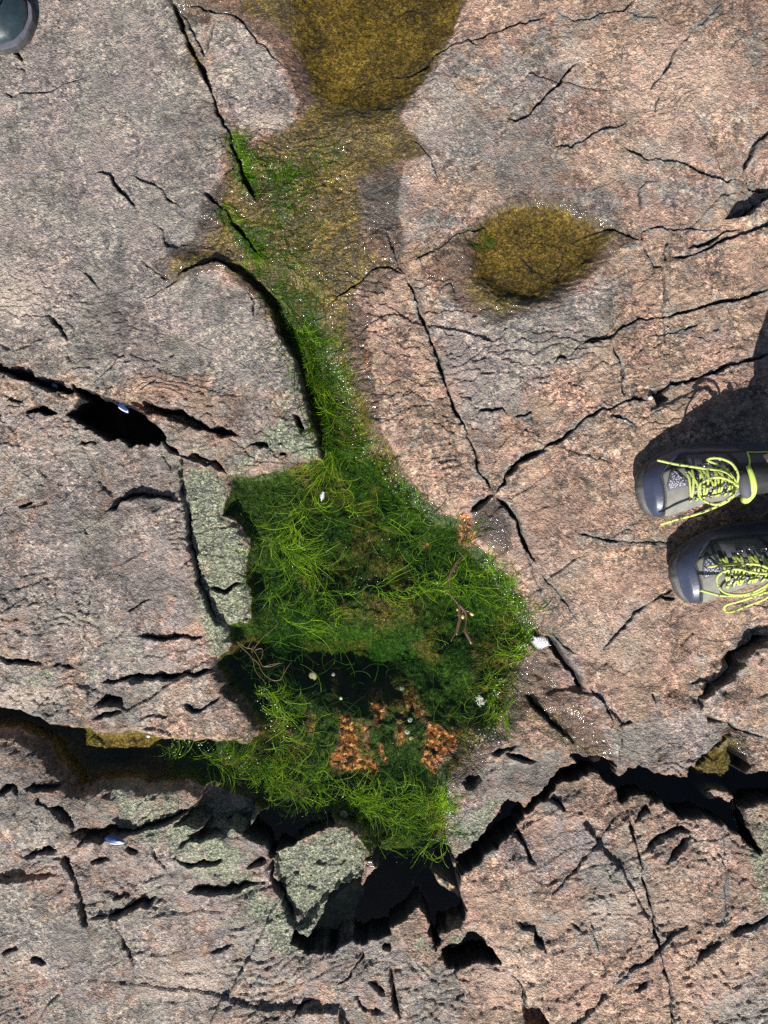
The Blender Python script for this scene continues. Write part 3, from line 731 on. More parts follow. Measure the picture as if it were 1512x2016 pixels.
orm = b.rng(b.math('ADD', orange, b.math('MULTIPLY', brk, 1.9)), 0.32, 0.78)
col = b.mix(orm, col, orc)
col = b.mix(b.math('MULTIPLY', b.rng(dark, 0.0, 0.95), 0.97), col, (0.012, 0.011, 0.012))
# fine relief
h1 = b.math('ADD', b.math('MULTIPLY', b.voro(cw, 330, 'Distance'), 0.6), b.math('MULTIPLY', n_f, 0.8))
h2 = b.noise(co, 420, 4, 0.7)
hh = b.math('ADD', h1, b.math('MULTIPLY', h2, 0.8))
nb = b.bump(hh, b.math('SUBTRACT', 1.0, b.math('MULTIPLY', wm, 0.4)), 0.0040)
pr = nt.nodes.new('ShaderNodeBsdfPrincipled')
b.put(pr.inputs['Base Color'], col)
aC = nt.nodes.new('ShaderNodeAttribute'); aC.attribute_name = 'tone_c'
dry = aC.outputs['Alpha']           # 0 where the stone lies under water: next to no surface reflection there
b.put(pr.inputs['Roughness'], b.math('SUBTRACT', b.math('SUBTRACT', 0.68, b.math('MULTIPLY', g2, 0.24)), b.math('MULTIPLY', b.math('MULTIPLY', wm, dry), 0.16)))
b.put(pr.inputs['Specular IOR Level'], b.math('ADD', 0.10, b.math('MULTIPLY', dry, 0.40)))
b.put(pr.inputs['Normal'], nb)
# a real skin of water on wet rock: clear coat with its own rippled surface
b.put(pr.inputs['Coat Weight'], b.math('MULTIPLY', b.math('MULTIPLY', wm, aC.outputs['Alpha']), b.rng(b.noise(co, 22, 4, 0.7), 0.46, 0.60, 0.04, 1.0)))
pr.inputs['Coat Roughness'].default_value = 0.10
pr.inputs['Coat IOR'].default_value = 1.45
cb = b.bump(b.math('ADD', b.noise(co, 260, 1, 0.5), b.math('MULTIPLY', b.noise(co, 120, 1, 0.5), 1.3)), 1.0, 0.0020)
b.put(pr.inputs['Coat Normal'], cb)
b.l.new(pr.outputs[0], out.inputs[0])

def grid_object(name, X, Y, Zz, mat):
    ny, nx = X.shape
    me = bpy.data.meshes.new(name)
    co_ = np.empty((ny*nx, 3), np.float32)
    co_[:, 0] = ((X-W_PX/2)*MM).ravel(); co_[:, 1] = ((H_PX/2-Y)*MM).ravel(); co_[:, 2] = Zz.ravel()
    idx = np.arange(ny*nx).reshape(ny, nx)
    q = np.stack([idx[1:, :-1], idx[1:, 1:], idx[:-1, 1:], idx[:-1, :-1]], -1).reshape(-1, 4)
    me.vertices.add(len(co_)); me.vertices.foreach_set('co', co_.ravel())
    me.loops.add(q.size); me.loops.foreach_set('vertex_index', q.ravel().astype(np.int32))
    me.polygons.add(len(q))
    me.polygons.foreach_set('loop_start', np.arange(0, q.size, 4, dtype=np.int32))
    me.polygons.foreach_set('use_smooth', np.ones(len(q), bool))
    me.update(calc_edges=True)
    me.materials.append(mat)
    o = bpy.data.objects.new(name, me); COL.objects.link(o)
    return o
ground = grid_object("ground", PX, PY, Z, rock)
ground['kind'] = 'structure'
BAS = np.zeros(Z.shape)
for poly in ("0 555,-100 585,60 600,130 645,195 730,212 805,185 855,100 885,60 935,-100", "0 915,470 955,430 1010,408 1080,400 1150,428 1200,458 1175,505 1112,568 1040,600 980,590 935,540"):
    sl, d = sdist(pts(poly), 6)
    BAS[sl] = np.maximum(BAS[sl], (d > 0)*(Z[sl] < -0.0035))
MASK['skin'] = (Z > WATER)*(1-BAS)
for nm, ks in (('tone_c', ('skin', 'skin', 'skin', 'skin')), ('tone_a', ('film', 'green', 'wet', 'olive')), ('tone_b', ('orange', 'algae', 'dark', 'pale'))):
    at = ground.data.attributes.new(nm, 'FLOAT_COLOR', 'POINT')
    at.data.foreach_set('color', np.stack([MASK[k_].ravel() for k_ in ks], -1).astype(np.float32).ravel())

# ---------------------------------------------------------------- water
def water_mat(name, dens, colr, ripple):
    m, nt, o = new_mat(name); b = NB(nt); co = ocoord(nt)
    fr = nt.nodes.new('ShaderNodeFresnel'); fr.inputs[0].default_value = 1.33
    nb = b.bump(b.noise(co, 22, 3, 0.5), ripple, 0.004)
    b.l.new(nb, fr.inputs['Normal'])
    tr = nt.nodes.new('ShaderNodeBsdfTransparent'); gl = nt.nodes.new('ShaderNodeBsdfGlossy')
    gl.inputs['Roughness'].default_value = 0.02; b.l.new(nb, gl.inputs['Normal'])
    mx = nt.nodes.new('ShaderNodeMixShader')
    ge = nt.nodes.new('ShaderNodeNewGeometry')
    b.l.new(b.math('MULTIPLY', fr.outputs[0], b.math('SUBTRACT', 1.0, ge.outputs['Backfacing'])), mx.inputs[0]); b.l.new(tr.outputs[0], mx.inputs[1]); b.l.new(gl.outputs[0], mx.inputs[2])
    b.l.new(mx.outputs[0], o.inputs['Surface'])
    va = nt.nodes.new('ShaderNodeVolumeAbsorption'); va.inputs[0].default_value = (*colr, 1); va.inputs[1].default_value = dens
    b.l.new(va.outputs[0], o.inputs['Volume'])
    return m
def prism(name, poly, z0, z1, mat):
    me = bpy.data.meshes.new(name); n = len(poly)
    xy = [w2(*p) for p in poly]
    vs = [(x, y, z1) for x, y in xy]+[(x, y, z0) for x, y in xy]
    area = sum(xy[i][0]*xy[(i+1) % n][1]-xy[(i+1) % n][0]*xy[i][1] for i in range(n))
    if area < 0:
        f = [tuple(range(n))[::-1], tuple(range(n, 2*n))]+[(i, (i+1) % n, n+(i+1) % n, n+i) for i in range(n)]
    else:
        f = [tuple(range(n)), tuple(range(n, 2*n))[::-1]]+[(i, n+i, n+(i+1) % n, (i+1) % n) for i in range(n)]
    me.from_pydata(vs, [], f); me.materials.append(mat); me.update()
    o = bpy.data.objects.new(name, me); COL.objects.link(o); o['kind'] = 'structure'
    return o
prism("water", [(-58, 870), (1570, 870), (1570, 1960), (-58, 1960)], -0.45, WATER, water_mat("pool_water", 7.5, (0.30, 0.72, 0.13), 0.25))
shallow = water_mat("shallow_water", 8.0, (0.62, 0.55, 0.22), 0.5)
prism("water_upper_basin", [(555, -100), (585, 60), (600, 130), (645, 195), (730, 212), (805, 185), (855, 100), (885, 60), (935, -100)], -0.08, -0.0035, shallow)
prism("water_puddle", [(915, 470), (955, 430), (1010, 408), (1080, 400), (1150, 428), (1200, 458), (1175, 505), (1112, 568), (1040, 600), (980, 590), (935, 540)], -0.08, -0.0035, shallow)
# ================================================================ THINGS
def simple_mat(name, colr, rough=0.6, bumpscale=None, bumpst=0.4, var=0.0, varscale=60, metal=0.0, coat=0.0, dist=0.001):
    m, nt, o = new_mat(name); b = NB(nt); co = ocoord(nt)
    p = nt.nodes.new('ShaderNodeBsdfPrincipled')
    c = colr
    if var:
        n = b.noise(co, varscale, 4, 0.65)
        c = b.mix(b.rng(n, 0.3, 0.7), tuple(x*(1-var) for x in colr), tuple(min(1, x*(1+var)) for x in colr))
    b.put(p.inputs['Base Color'], c)
    p.inputs['Roughness'].default_value = rough; p.inputs['Metallic'].default_value = metal
    p.inputs['Coat Weight'].default_value = coat; p.inputs['Coat Roughness'].default_value = 0.15
    if bumpscale:
        b.l.new(b.bump(b.noise(co, bumpscale, 3, 0.6), bumpst, dist), p.inputs['Normal'])
    b.l.new(p.outputs[0], o.inputs[0])
    return m
def tag(o, label=None, cat=None, group=None, kind=None):
    if label: o['label'] = label
    if cat: o['category'] = cat
    if group: o['group'] = group
    if kind: o['kind'] = kind
    return o
class MB:
    def __init__(s): s.v = []; s.f = []; s.c = []
    def add(s, vs, fs, c=None):
        k = len(s.v); s.v += [tuple(p) for p in vs]; s.f += [tuple(i+k for i in f) for f in fs]
        if c is not None: s.c += [c]*len(vs)
    def tube(s, path, rad, n=6, c=None, cap=True, flat=1.0, up=Vector((0, 0, 1))):
        path = [Vector(p) for p in path]
        m = len(path)
        vs = []
        for i, p in enumerate(path):
            t = (path[min(i+1, m-1)]-path[max(i-1, 0)])
            if t.length < 1e-9: t = Vector((1, 0, 0))
            t.normalize()
            a = t.cross(up)
            if a.length < 1e-3: a = t.cross(Vector((1, 0, 0)))
            a.normalize(); bb = a.cross(t).normalized()
            r = rad(i/(m-1)) if callable(rad) else rad
            for k in range(n):
                th = 2*math.pi*k/n
                vs.append(p+a*(r*math.cos(th))+bb*(r*flat*math.sin(th)))
        fs = [(i*n+k, i*n+(k+1) % n, (i+1)*n+(k+1) % n, (i+1)*n+k) for i in range(m-1) for k in range(n)]
        if cap: fs += [tuple(range(n))[::-1], tuple((m-1)*n+k for k in range(n))]
        s.add(vs, fs, c)
    def ellipsoid(s, c0, r, nu=10, nv=7, rot=None, jit=0.0):
        vs = []
        for j in range(nv+1):
            ph = math.pi*j/nv
            for i in range(nu):
                th = 2*math.pi*i/nu
                v = Vector((r[0]*math.sin(ph)*math.cos(th), r[1]*math.sin(ph)*math.sin(th), r[2]*math.cos(ph)))
                if jit: v *= 1+random.uniform(-jit, jit)
                if rot: v = rot @ v
                vs.append(v+Vector(c0))
        fs = [(j*nu+i, (j+1)*nu+i, (j+1)*nu+(i+1) % nu, j*nu+(i+1) % nu) for j in range(nv) for i in range(nu)]
        s.add(vs, fs)
    def build(s, name, mat, parent=None, smooth=True, loc=None):
        me = bpy.data.meshes.new(name)
        vs = s.v
        if loc is not None: vs = [(x-loc[0], y-loc[1], z-loc[2]) for x, y, z in s.v]
        me.from_pydata(vs, [], s.f)
        if s.c:
            at = me.attributes.new('tint', 'FLOAT', 'POINT'); at.data.foreach_set('value', s.c)
        for m_ in (mat if isinstance(mat, (list, tuple)) else [mat]): me.materials.append(m_)
        if smooth: me.polygons.foreach_set('use_smooth', [True]*len(me.polygons))
        me.update()
        o = bpy.data.objects.new(name, me); COL.objects.link(o)
        if loc is not None: o.location = loc
        if parent: o.parent = parent
        return o
def spline(P, n):
    P = [Vector(p) for p in P]
    Q = [P[0]*2-P[1]]+P+[P[-1]*2-P[-2]]
    out = []
    m = len(P)-1
    for i in range(n+1):
        t = i/n*m; k = min(int(t), m-1); u = t-k
        a, b_, c, d = Q[k:k+4]
        out.append(0.5*((2*b_)+(c-a)*u+(2*a-5*b_+4*c-d)*u*u+(-a+3*b_-3*c+d)*u**3))
    return out
def empty(name, loc, rz=0):
    o = bpy.data.objects.new(name, None); COL.objects.link(o)
    o.location = loc; o.rotation_euler = (0, 0, rz); o.empty_display_size = 0.05
    return o

# ---------------------------------------------------------------- green seaweed
def weed_mat(name, dk, md, lt):
    m, nt, o = new_mat(name); b = NB(nt); co = ocoord(nt)
    a = nt.nodes.new('ShaderNodeAttribute'); a.attribute_name = 'tint'
    p = nt.nodes.new('ShaderNodeBsdfPrincipled')
    b.put(p.inputs['Base Color'], b.ramp(a.outputs['Fac'], [(0.0, dk), (0.5, md), (1.0, lt)]))
    p.inputs['Roughness'].default_value = 0.32
    p.inputs['Specular IOR Level'].default_value = 0.16
    b.l.new(b.bump(b.noise(co, 500, 2, 0.6), 0.8, 0.001), p.inputs['Normal'])
    t = nt.nodes.new('ShaderNodeBsdfTranslucent'); b.l.new(p.inputs['Base Color'].links[0].from_socket, t.inputs[0])
    mx = nt.nodes.new('ShaderNodeMixShader'); mx.inputs[0].default_value = 0.25
    b.l.new(p.outputs[0], mx.inputs[1]); b.l.new(t.outputs[0], mx.inputs[2]); b.l.new(mx.outputs[0], o.inputs[0])
    return m
weedm = weed_mat("green_weed", (0.005, 0.017, 0.001), (0.060, 0.165, 0.004), (0.42, 0.66, 0.025))
WV = []; WF = []; WC = []; nWV = 0
rs = np.random.RandomState(77)
def strand(x, y, ang, length, rad, tint, curl, z0, z1, seg=10, wob=0.34, clampw=True):
    """x,y,length in photo px; z0/z1 are heights above the ground, or absolute when clampw"""
    global nWV
    px, py = x, y
    dl = length/seg
    a = ang
    P = []
    ph = rs.rand()*6.28; fq = 1.5+rs.rand()*3
    for i in range(seg+1):
        u = i/seg
        g = HZ(px, py)
        if clampw: z = max(g+0.0012, z0*(1-u)+z1*u+0.003*math.sin(ph+fq*u*3))
        else: z = g+z0*(1-u)+z1*u
        wx_, wy_ = w2(px, py)
        P.append((wx_, wy_, z))
        a += curl/seg+wob*math.sin(ph+fq*6.28*u)*0.9/seg*3
        px += math.cos(a)*dl; py += math.sin(a)*dl
    base_ = nWV
    n = len(P)
    for i in range(n):
        x0, y0, z_ = P[i]
        xa, ya, _ = P[max(i-1, 0)]; xb, yb, _ = P[min(i+1, n-1)]
        tx, ty = xb-xa, yb-ya; l = math.hypot(tx, ty)+1e-9
        nx, ny = -ty/l, tx/l
        r = rad*(1-0.55*(i/(n-1)))
        WV.extend(((x0+nx*r, y0+ny*r, z_-r*0.5), (x0-nx*r, y0-ny*r, z_-r*0.5), (x0, y0, z_+r*0.8)))
        WC.extend((tint, tint, tint))
        if i:
            k0 = base_+3*(i-1); k1 = base_+3*i
            WF.extend(((k0, k0+2, k1+2, k1), (k0+2, k0+1, k1+1, k1+2), (k0+1, k0, k1, k1+1)))
    nWV += 3*n
def along(path, u):
    L = np.concatenate([[0], np.cumsum(np.hypot(*(path[1:]-path[:-1]).T))])
    s = u*L[-1]; k = min(np.searchsorted(L, s, 'right')-1, len(path)-2)
    t = (s-L[k])/(L[k+1]-L[k]+1e-9)
    p = path[k]*(1-t)+path[k+1]*t; d = path[k+1]-path[k]
    return p, math.atan2(d[1], d[0])
poolS = {}
def in_poly(P, x, y):
    c = False; n = len(P)
    for i in range(n):
        x1, y1 = P[i]; x2, y2 = P[(i+1) % n]
        if (y > min(y1, y2)) and (y <= max(y1, y2)) and x < (x2-x1)*(y-y1)/(y2-y1+1e-12)+x1: c = not c
    return c
def flow(s, spread, count, length, tint, tv=0.2, angsp=0.35, curl=0.8, rad=0.00036, float_=True, z=(-0.036, -0.029), side=0.0, clump=0, seg=10):
    if not float_: tint = min(tint-0.02, 0.7)
    path = pts(s); count = int(count*(0.30 if float_ else 0.45)); angsp *= 1.5; curl *= 2.0
    cl = [(rs.rand(), rs.randn()*spread, rs.randn()*angsp, rs.randn()*curl) for _ in range(clump)] if clump else None
    for _ in range(count):
        if cl:
            c0 = cl[rs.randint(len(cl))]
            u = min(max(c0[0]+rs.randn()*0.03, 0), 0.999); off = c0[1]+rs.randn()*spread*0.22
            da = c0[2]+rs.randn()*0.22; cu = c0[3]+rs.randn()*0.4
        else:
            u = rs.rand(); off = rs.randn()*spread; da = rs.randn()*angsp; cu = rs.randn()*curl
        p, a = along(path, u)
        a2 = a+side
        x = p[0]-math.sin(a)*off; y = p[1]+math.cos(a)*off
        t = float(np.clip(tint+rs.randn()*tv, 0, 1))
        ln = length*(0.5+rs.rand()*0.9)
        if float_: strand(x, y, a2+da, ln, rad*(0.7+rs.rand()*0.7), t, cu, z[0]+rs.rand()*0.004, z[1]+rs.rand()*0.003, seg)
        else: strand(x, y, a2+da, ln, rad*(0.7+rs.rand()*0.7), t, cu, 0.0006, 0.0028, seg, clampw=False)
# upper, on the wet film
flow("0 455,250 470,290 485,330 500,380", 8, 520, 26, 0.48, float_=False, rad=0.0004, seg=6)
flow("0 500,320 560,345 570,330", 12, 160, 26, 0.35, float_=False, rad=0.0004, angsp=1.2, seg=6)
flow("0 570,430 590,370 620,320 660,290", 26, 300, 34, 0.36, float_=False, rad=0.0003, angsp=0.9, seg=7)
flow("0 560,330 550,400 545,470 560,520", 28, 480, 30, 0.30, float_=False, rad=0.0003, angsp=0.9, seg=7)
flow("0 430,405 460,440 490,480 515,520", 9, 520, 26, 0.40, float_=False, rad=0.0004, seg=6)
flow("0 480,500 540,520 600,540 620,600", 26, 480, 34, 0.33, float_=False, rad=0.0003, angsp=0.8, seg=7)
flow("0 640,400 600,450 620,520", 40, 160, 22, 0.30, float_=False, rad=0.00028, angsp=1.6, seg=6)
flow("0 955,450 950,490", 12, 120, 18, 0.35, float_=False, rad=0.0003, angsp=1.4, seg=5)
# down the narrow channel
flow("0 520,560 555,600 580,640 600,690 615,730", 14, 650, 62, 0.24, angsp=0.3, z=(-0.02, -0.014))
flow("0 590,620 615,680 630,740 640,800 650,860 645,900", 15, 1050, 70, 0.38, tv=0.22, angsp=0.25, z=(-0.024, -0.018), clump=50)
flow("0 610,690 620,750 635,810 645,880", 14, 480, 64, 0.22, angsp=0.3, z=(-0.03, -0.026))
flow("0 655,720 680,790 700,850 720,900", 15, 520, 34, 0.40, angsp=0.8, z=(-0.03, -0.024), seg=7)
flow("0 650,640 670,700 690,770", 10, 140, 24, 0.5, angsp=0.8, float_=False, rad=0.0003, seg=6)
# in the pool
flow("0 648,880 630,920 605,960 585,1005 560,1060", 15, 380, 74, 0.66, angsp=0.22, clump=26)
flow("0 700,880 690,930 670,980 640,1000", 14, 120, 50, 0.5, angsp=0.5, clump=12)
flow("0 560,1010 530,1045 535,1090 570,1110 630,1095", 16, 330, 70, 0.66, angsp=0.35, clump=26)
flow("0 540,1040 560,1090 590,1130 610,1160", 16, 230, 62, 0.6, angsp=0.35, clump=18)
flow("0 520,1150 540,1195 575,1230 620,1240 655,1215", 11, 250, 62, 0.64, angsp=0.35, clump=22)
flow("0 580,1220 610,1190 650,1165 690,1170", 10, 140, 46, 0.55, clump=14)
flow("0 660,1010 720,1025 770,1015", 20, 120, 60, 0.55, clump=14)
flow("0 735,880 760,930 800,980 850,1020", 14, 620, 30, 0.40, angsp=1.2, z=(-0.03, -0.026), seg=7)
flow("0 760,1010 800,1050 850,1090 880,1140", 34, 260, 60, 0.45, angsp=0.8, clump=34)
flow("0 740,1165 800,1170 860,1160 920,1150 950,1130", 14, 480, 52, 0.68, angsp=0.35, clump=30, side=0.15)
flow("0 860,1080 900,1110 940,1150 960,1190", 30, 260, 56, 0.5, angsp=0.9, clump=30)
flow("0 940,1085 975,1125 1005,1170 1035,1220 1048,1255", 13, 620, 46, 0.5, angsp=0.6, clump=46)
flow("0 1045,1230 1030,1280 1000,1320 985,1370 975,1420", 13, 560, 50, 0.66, angsp=0.3, clump=36, side=0.3)
flow("0 960,1180 1000,1220 1020,1260", 22, 240, 40, 0.4, angsp=0.8)
flow("0 500,1350 530,1385 550,1420 560,1460", 13, 300, 60, 0.66, angsp=0.35, clump=22)
flow("0 560,1360 570,1400 560,1450", 9, 90, 50, 0.6, clump=9)
flow("0 300,1466 360,1478 430,1495 500,1525 560,1550", 17, 800, 56, 0.45, angsp=0.4, clump=60, z=(-0.034, -0.028))
flow("0 420,1500 500,1530 570,1560 650,1590 720,1605", 20, 760, 60, 0.62, angsp=0.35, clump=60)
flow("0 520,1480 580,1520 640,1560 690,1585", 16, 340, 62, 0.62, angsp=0.35, clump=30)
flow("0 660,1600 740,1605 810,1590 870,1560", 20, 900, 56, 0.66, angsp=0.35, clump=60)
flow("0 760,1640 820,1640 870,1610", 17, 460, 50, 0.6, angsp=0.45, clump=30)
flow("0 880,1560 872,1610 862,1660 850,1700", 9, 320, 46, 0.74, angsp=0.4, clump=22, z=(-0.032, -0.024))
flow("0 740,1670 790,1680 840,1670", 10, 120, 44, 0.45, clump=12)
flow("0 620,1440 640,1450", 30, 20, 60, 0.6, angsp=1.5)
flow("0 880,1430 900,1450 910,1480", 12, 22, 70, 0.5, angsp=0.9)
flow("0 930,1380 950,1400", 14, 26, 60, 0.45, angsp=1.5)
flow("0 120,1436 200,1450 150,1480", 8, 60, 16, 0.5, angsp=1.5, seg=5, float_=False)
# loose threads anywhere, and the short dark turf on the bottom
for _ in range(380):
    while True:
        x, y = rs.uniform(440, 1050), rs.uniform(910, 1700)
        if in_poly(POOL, x, y): break
    strand(x, y, rs.rand()*6.28, 30+rs.rand()*50, 0.0004, float(np.clip(0.42+rs.randn()*0.15, 0, 1)), rs.randn()*1.4, -0.045, -0.031)
def fang(x, y): return 2.2*math.sin(x/83+1.3*math.sin(y/61))+1.7*math.cos(y/74+math.sin(x/47))
for _ in range(1100):
    while True:
        x, y = rs.uniform(440, 1050), rs.uniform(900, 1700)
        if in_poly(POOL, x, y) and not (560 < x < 900 and 1240 < y < 1540 and rs.rand() < 0.85): break
    strand(x, y, fang(x, y)+rs.randn()*0.5, 26+rs.rand()*40, 0.0004, float(np.clip(0.24+rs.randn()*0.10, 0, 1)), rs.randn()*1.6, -0.052, -0.036, 8)
n_t = 0
while n_t < 4200:
    x, y = rs.uniform(440, 1060), rs.uniform(890, 1710)
    if not in_poly(POOL, x, y): continue
    i = np.searchsorted(gx, x); j = np.searchsorted(gy, y)
    if rs.rand() > MASK['algae'][j, i]*1.1+0.08 or MASK['orange'][j, i] > 0.35: continue
    n_t += 1
    strand(x, y, rs.rand()*6.28, 8+rs.rand()*16, 0.0005, float(np.clip(0.12+rs.randn()*0.08, 0, 1)), rs.randn()*2.2, 0.0, 0.007, 3, clampw=False)
me = bpy.data.meshes.new("green_seaweed")
va = np.array(WV, np.float32); fa = np.array(WF, np.int32)
me.vertices.add(len(va)); me.vertices.foreach_set('co', va.ravel())
me.loops.add(fa.size); me.loops.foreach_set('vertex_index', fa.ravel())
me.polygons.add(len(fa)); me.polygons.foreach_set('loop_start', np.arange(0, fa.size, 4, dtype=np.int32))
me.polygons.foreach_set('use_smooth', np.ones(len(fa), bool))
me.update(calc_edges=True)
at = me.attributes.new('tint', 'FLOAT', 'POINT'); at.data.foreach_set('value', np.array(WC, np.float32))
me.materials.append(weedm)
o = bpy.data.objects.new("green_seaweed", me); COL.objects.link(o)
tag(o, "bright green thread-like seaweed floating in the rock pool and its inlet", "seaweed", kind='stuff')

# ---------------------------------------------------------------- air bubbles / wet beads caught in the weed
bub = simple_mat("bubble_foam", (0.72, 0.80, 0.76), 0.12, coat=1.0)
mb = MB()
def bubbles(s, spread, count, zoff, rr=(0.0004, 0.0011)):
    path = pts(s)
    for _ in range(count):
        p, a = along(path, rs.rand()); off = rs.randn()*spread
        x = p[0]-math.sin(a)*off; y = p[1]+math.cos(a)*off
        wx_, wy_ = w2(x, y); r = rs.uniform(*rr)*(0.7 if rs.rand() < .7 else 1.2)
        mb.ellipsoid((wx_, wy_, max(HZ(x, y), -0.030)+zoff), (r, r, r*0.8), 6, 4)
bubbles("0 650,680 675,760 690,830 720,900", 11, 230, 0.001)
bubbles("0 740,880 770,940 820,985 860,1020", 9, 150, 0.001)
bubbles("0 960,1110 1000,1165 1040,1225 1050,1260 1030,1300", 8, 110, 0.001)
bubbles("0 1000,1330 985,1380 985,1420 930,1490", 8, 90, 0.001)
bubbles("0 330,1470 420,1490 500,1520", 12, 60, 0.001)
bubbles("0 500,1360 540,1420 560,1480", 14, 60, 0.001)
bubbles("0 885,1560 885,1620 880,1670", 5, 90, 0.001)
bubbles("0 460,260 490,320 560,350", 14, 90, 0.0006, (0.0004, 0.0008))
bubbles("0 520,490 570,490 600,560", 26, 70, 0.0006, (0.0004, 0.0008))
bubbles("0 560,1060 700,1180 900,1180", 60, 60, 0.001, (0.0004, 0.0009))
bubbles("0 600,1550 750,1600 850,1600", 40, 50, 0.001, (0.0004, 0.0009))
o = mb.build("bubbles", bub)
tag(o, "tiny white air bubbles and droplets caught along the edges of the green weed", "bubbles", kind='stuff')

# ---------------------------------------------------------------- brown seaweed with bladders
wr = simple_mat("wrack", (0.065, 0.036, 0.020), 0.35, 300, 0.4, 0.3, 90, coat=0.3)
wrb = simple_mat("wrack_bladder", (0.42, 0.30, 0.12), 0.35, 300, 0.3, 0.2, 200, coat=0.4)
def W3(px, py, z): x, y = w2(px, py); return (x, y, z)
def crop(x0, y0, k, *P): return [(x0+a/k, y0+b_/k) for a, b_ in P]
ZW = WATER
root = empty("brown_seaweed", W3(905, 1190, ZW))
def local(root, P): return [tuple(Vector(p)-root.location) for p in P]
def wtube(name, P, rad, mat, parent, z=ZW+0.001, flat=0.45, n=24, root=root):
    m = MB()
    Q = spline([W3(a, b_, z) for a, b_ in P], n)
    m.tube(local(root, Q), rad, 6, flat=flat)
    return m.build(name, mat, parent)
c8 = lambda *P: crop(820, 1060, 8.4, *P)
wtube("stem", c8((1090, 180), (960, 215), (850, 270), (770, 330), (690, 410), (640, 500), (590, 600), (560, 700), (535, 800), (545, 880), (590, 960), (650, 1040), (710, 1110)), lambda u: 0.0007+0.0028*math.exp(-((u-0.45)/0.12)**2)+0.0011*u, wr, root, n=50)
wtube("frond", c8((710, 1110), (735, 1180), (735, 1280), (745, 1380), (720, 1470), (700, 1560), (690, 1640)), lambda u: 0.0022+0.0012*math.sin(u*3.14), wr, root)
wtube("frond", c8((720, 1120), (790, 1190), (840, 1260), (855, 1360), (845, 1460), (835, 1570), (880, 1660), (950, 1800)), lambda u: 0.0021+0.0008*math.sin(u*9), wr, root)
wtube("frond", c8((835, 1560), (800, 1570), (790, 1590)), 0.001, wr, root)
wtube("frond", c8((690, 1600), (640, 1660), (595, 1750)), 0.001, wr, root)
wtube("frond", c8((535, 800), (525, 870), (510, 930), (490, 970)), 0.0012, wr, root)
for st, bc, rx, ry, an in ((((830, 1220), (880, 1240), (905, 1250)), (945, 1285), 46, 30, -0.7), (((790, 1190), (795, 1270)), (793, 1330), 30, 44, 0), (((715, 1130), (705, 1180)), (700, 1210), 18, 30, 0)):
    wtube("bladder_stalk", c8(*st), 0.0009, wr, root, n=6)
    m = MB(); q = c8(bc)[0]
    x, y, z = Vector(W3(q[0], q[1], ZW+0.002))-root.location
    m.ellipsoid((x, y, z), (rx/8.4*MM, ry/8.4*MM, 0.0028), 12, 8, Matrix.Rotation(an, 3, 'Z'))
    m.build("bladder", wrb, root)
tag(root, "brown bladdered wrack stem with forked fronds floating at the right of the pool", "seaweed")

root2 = empty("brown_seaweed", W3(490, 1300, ZW))
c7 = lambda *P: crop(430, 1230, 7.2, *P)
thin = simple_mat("wrack_thin", (0.085, 0.052, 0.014), 0.4, 300, 0.3, 0.3, 90)
for P in (((210, 270), (280, 360), (400, 470), (450, 560), (470, 660), (520, 760), (610, 850)),
          ((220, 270), (330, 360), (440, 390), (500, 470), (560, 590), (600, 640), (720, 610), (890, 590)),
          ((440, 520), (530, 600), (570, 700), (640, 780), (740, 840), (850, 830), (890, 740), (900, 620)),
          ((460, 380), (530, 290), (600, 210), (700, 130), (780, 60), (820, 10)),
          ((370, 380), (420, 280), (465, 190)), ((430, 440), (440, 370), (460, 340)), ((850, 830), (920, 700), (990, 590)),
          ((480, 400), (570, 380), (590, 450), (560, 540)), ((600, 640), (700, 640), (820, 600))):
    wtube("frond", c7(*P), lambda u: 0.0009-0.0005*u, thin, root2, root=root2, flat=0.8)
tag(root2, "thin branching brown weed tuft beside the dark left corner of the pool", "seaweed")
root3 = empty("brown_seaweed", W3(740, 1070, ZW))
c3 = lambda *P: crop(430, 900, 3.217, *P)
for P in (((950, 470), (955, 520), (990, 590), (1010, 620)), ((955, 520), (930, 550)), ((960, 530), (1000, 500))):
    wtube("frond", c3(*P), 0.0007, thin, root3, root=root3, n=10)
tag(root3, "tiny reddish weed sprig lying on the green threads mid pool", "seaweed")

# ---------------------------------------------------------------- feathers
fm = simple_mat("feather_down", (0.86, 0.88, 0.93), 0.8)
def feather(name, px, py, z, L, Wd, ang, n, label, curl=0.0, rz=0.004):
    x, y = w2(px, py)
    root = empty(name, (x, y, z), ang)
    q = MB()
    Q = [Vector((L*(u-0.35), 0.10*L*math.sin(u*2.5)+curl*u*u*L, 0.002+rz*u)) for u in [i/14 for i in range(15)]]
    q.tube(Q, lambda u: 0.0005*(1-0.7*u)+0.0001, 5)
    q.build("quill", fm, root)
    v = MB()
    for k in range(n):
        u = 0.16+0.84*k/n
        i = min(int(u*14), 13); p = Q[i].lerp(Q[i+1], u*14-i)
        for sgn in (-1, 1):
            w = Wd*math.sin(min(1, (u-0.1)*1.15+0.25)*math.pi*0.86)**0.6*random.uniform(0.72, 1.1)
            a = sgn*random.uniform(0.75, 1.15)
            pp = []
            for t in range(6):
                s_ = t/5
                pp.append(p+Vector((math.cos(a)*w*s_*(1.0), math.sin(a)*w*s_, 0.0015*math.sin(s_*2+k)+0.001*s_+random.uniform(-.0002, .0002))))
            v.tube(pp, lambda u_: 0.00038*(1-0.75*u_), 3, cap=False)
    v.build("vane", fm, root)
    tag(root, label, "feather")
    return root
feather("feather", 1076, 1268, HZ(1076, 1268)+0.003, 0.030, 0.013, 2.75, 130, "fluffy white down feather resting on wet rock at the right edge of the pool")
feather("feather", 632, 980, WATER+0.001, 0.015, 0.005, 1.25, 26, "small thin white feather floating among green threads in the upper pool")
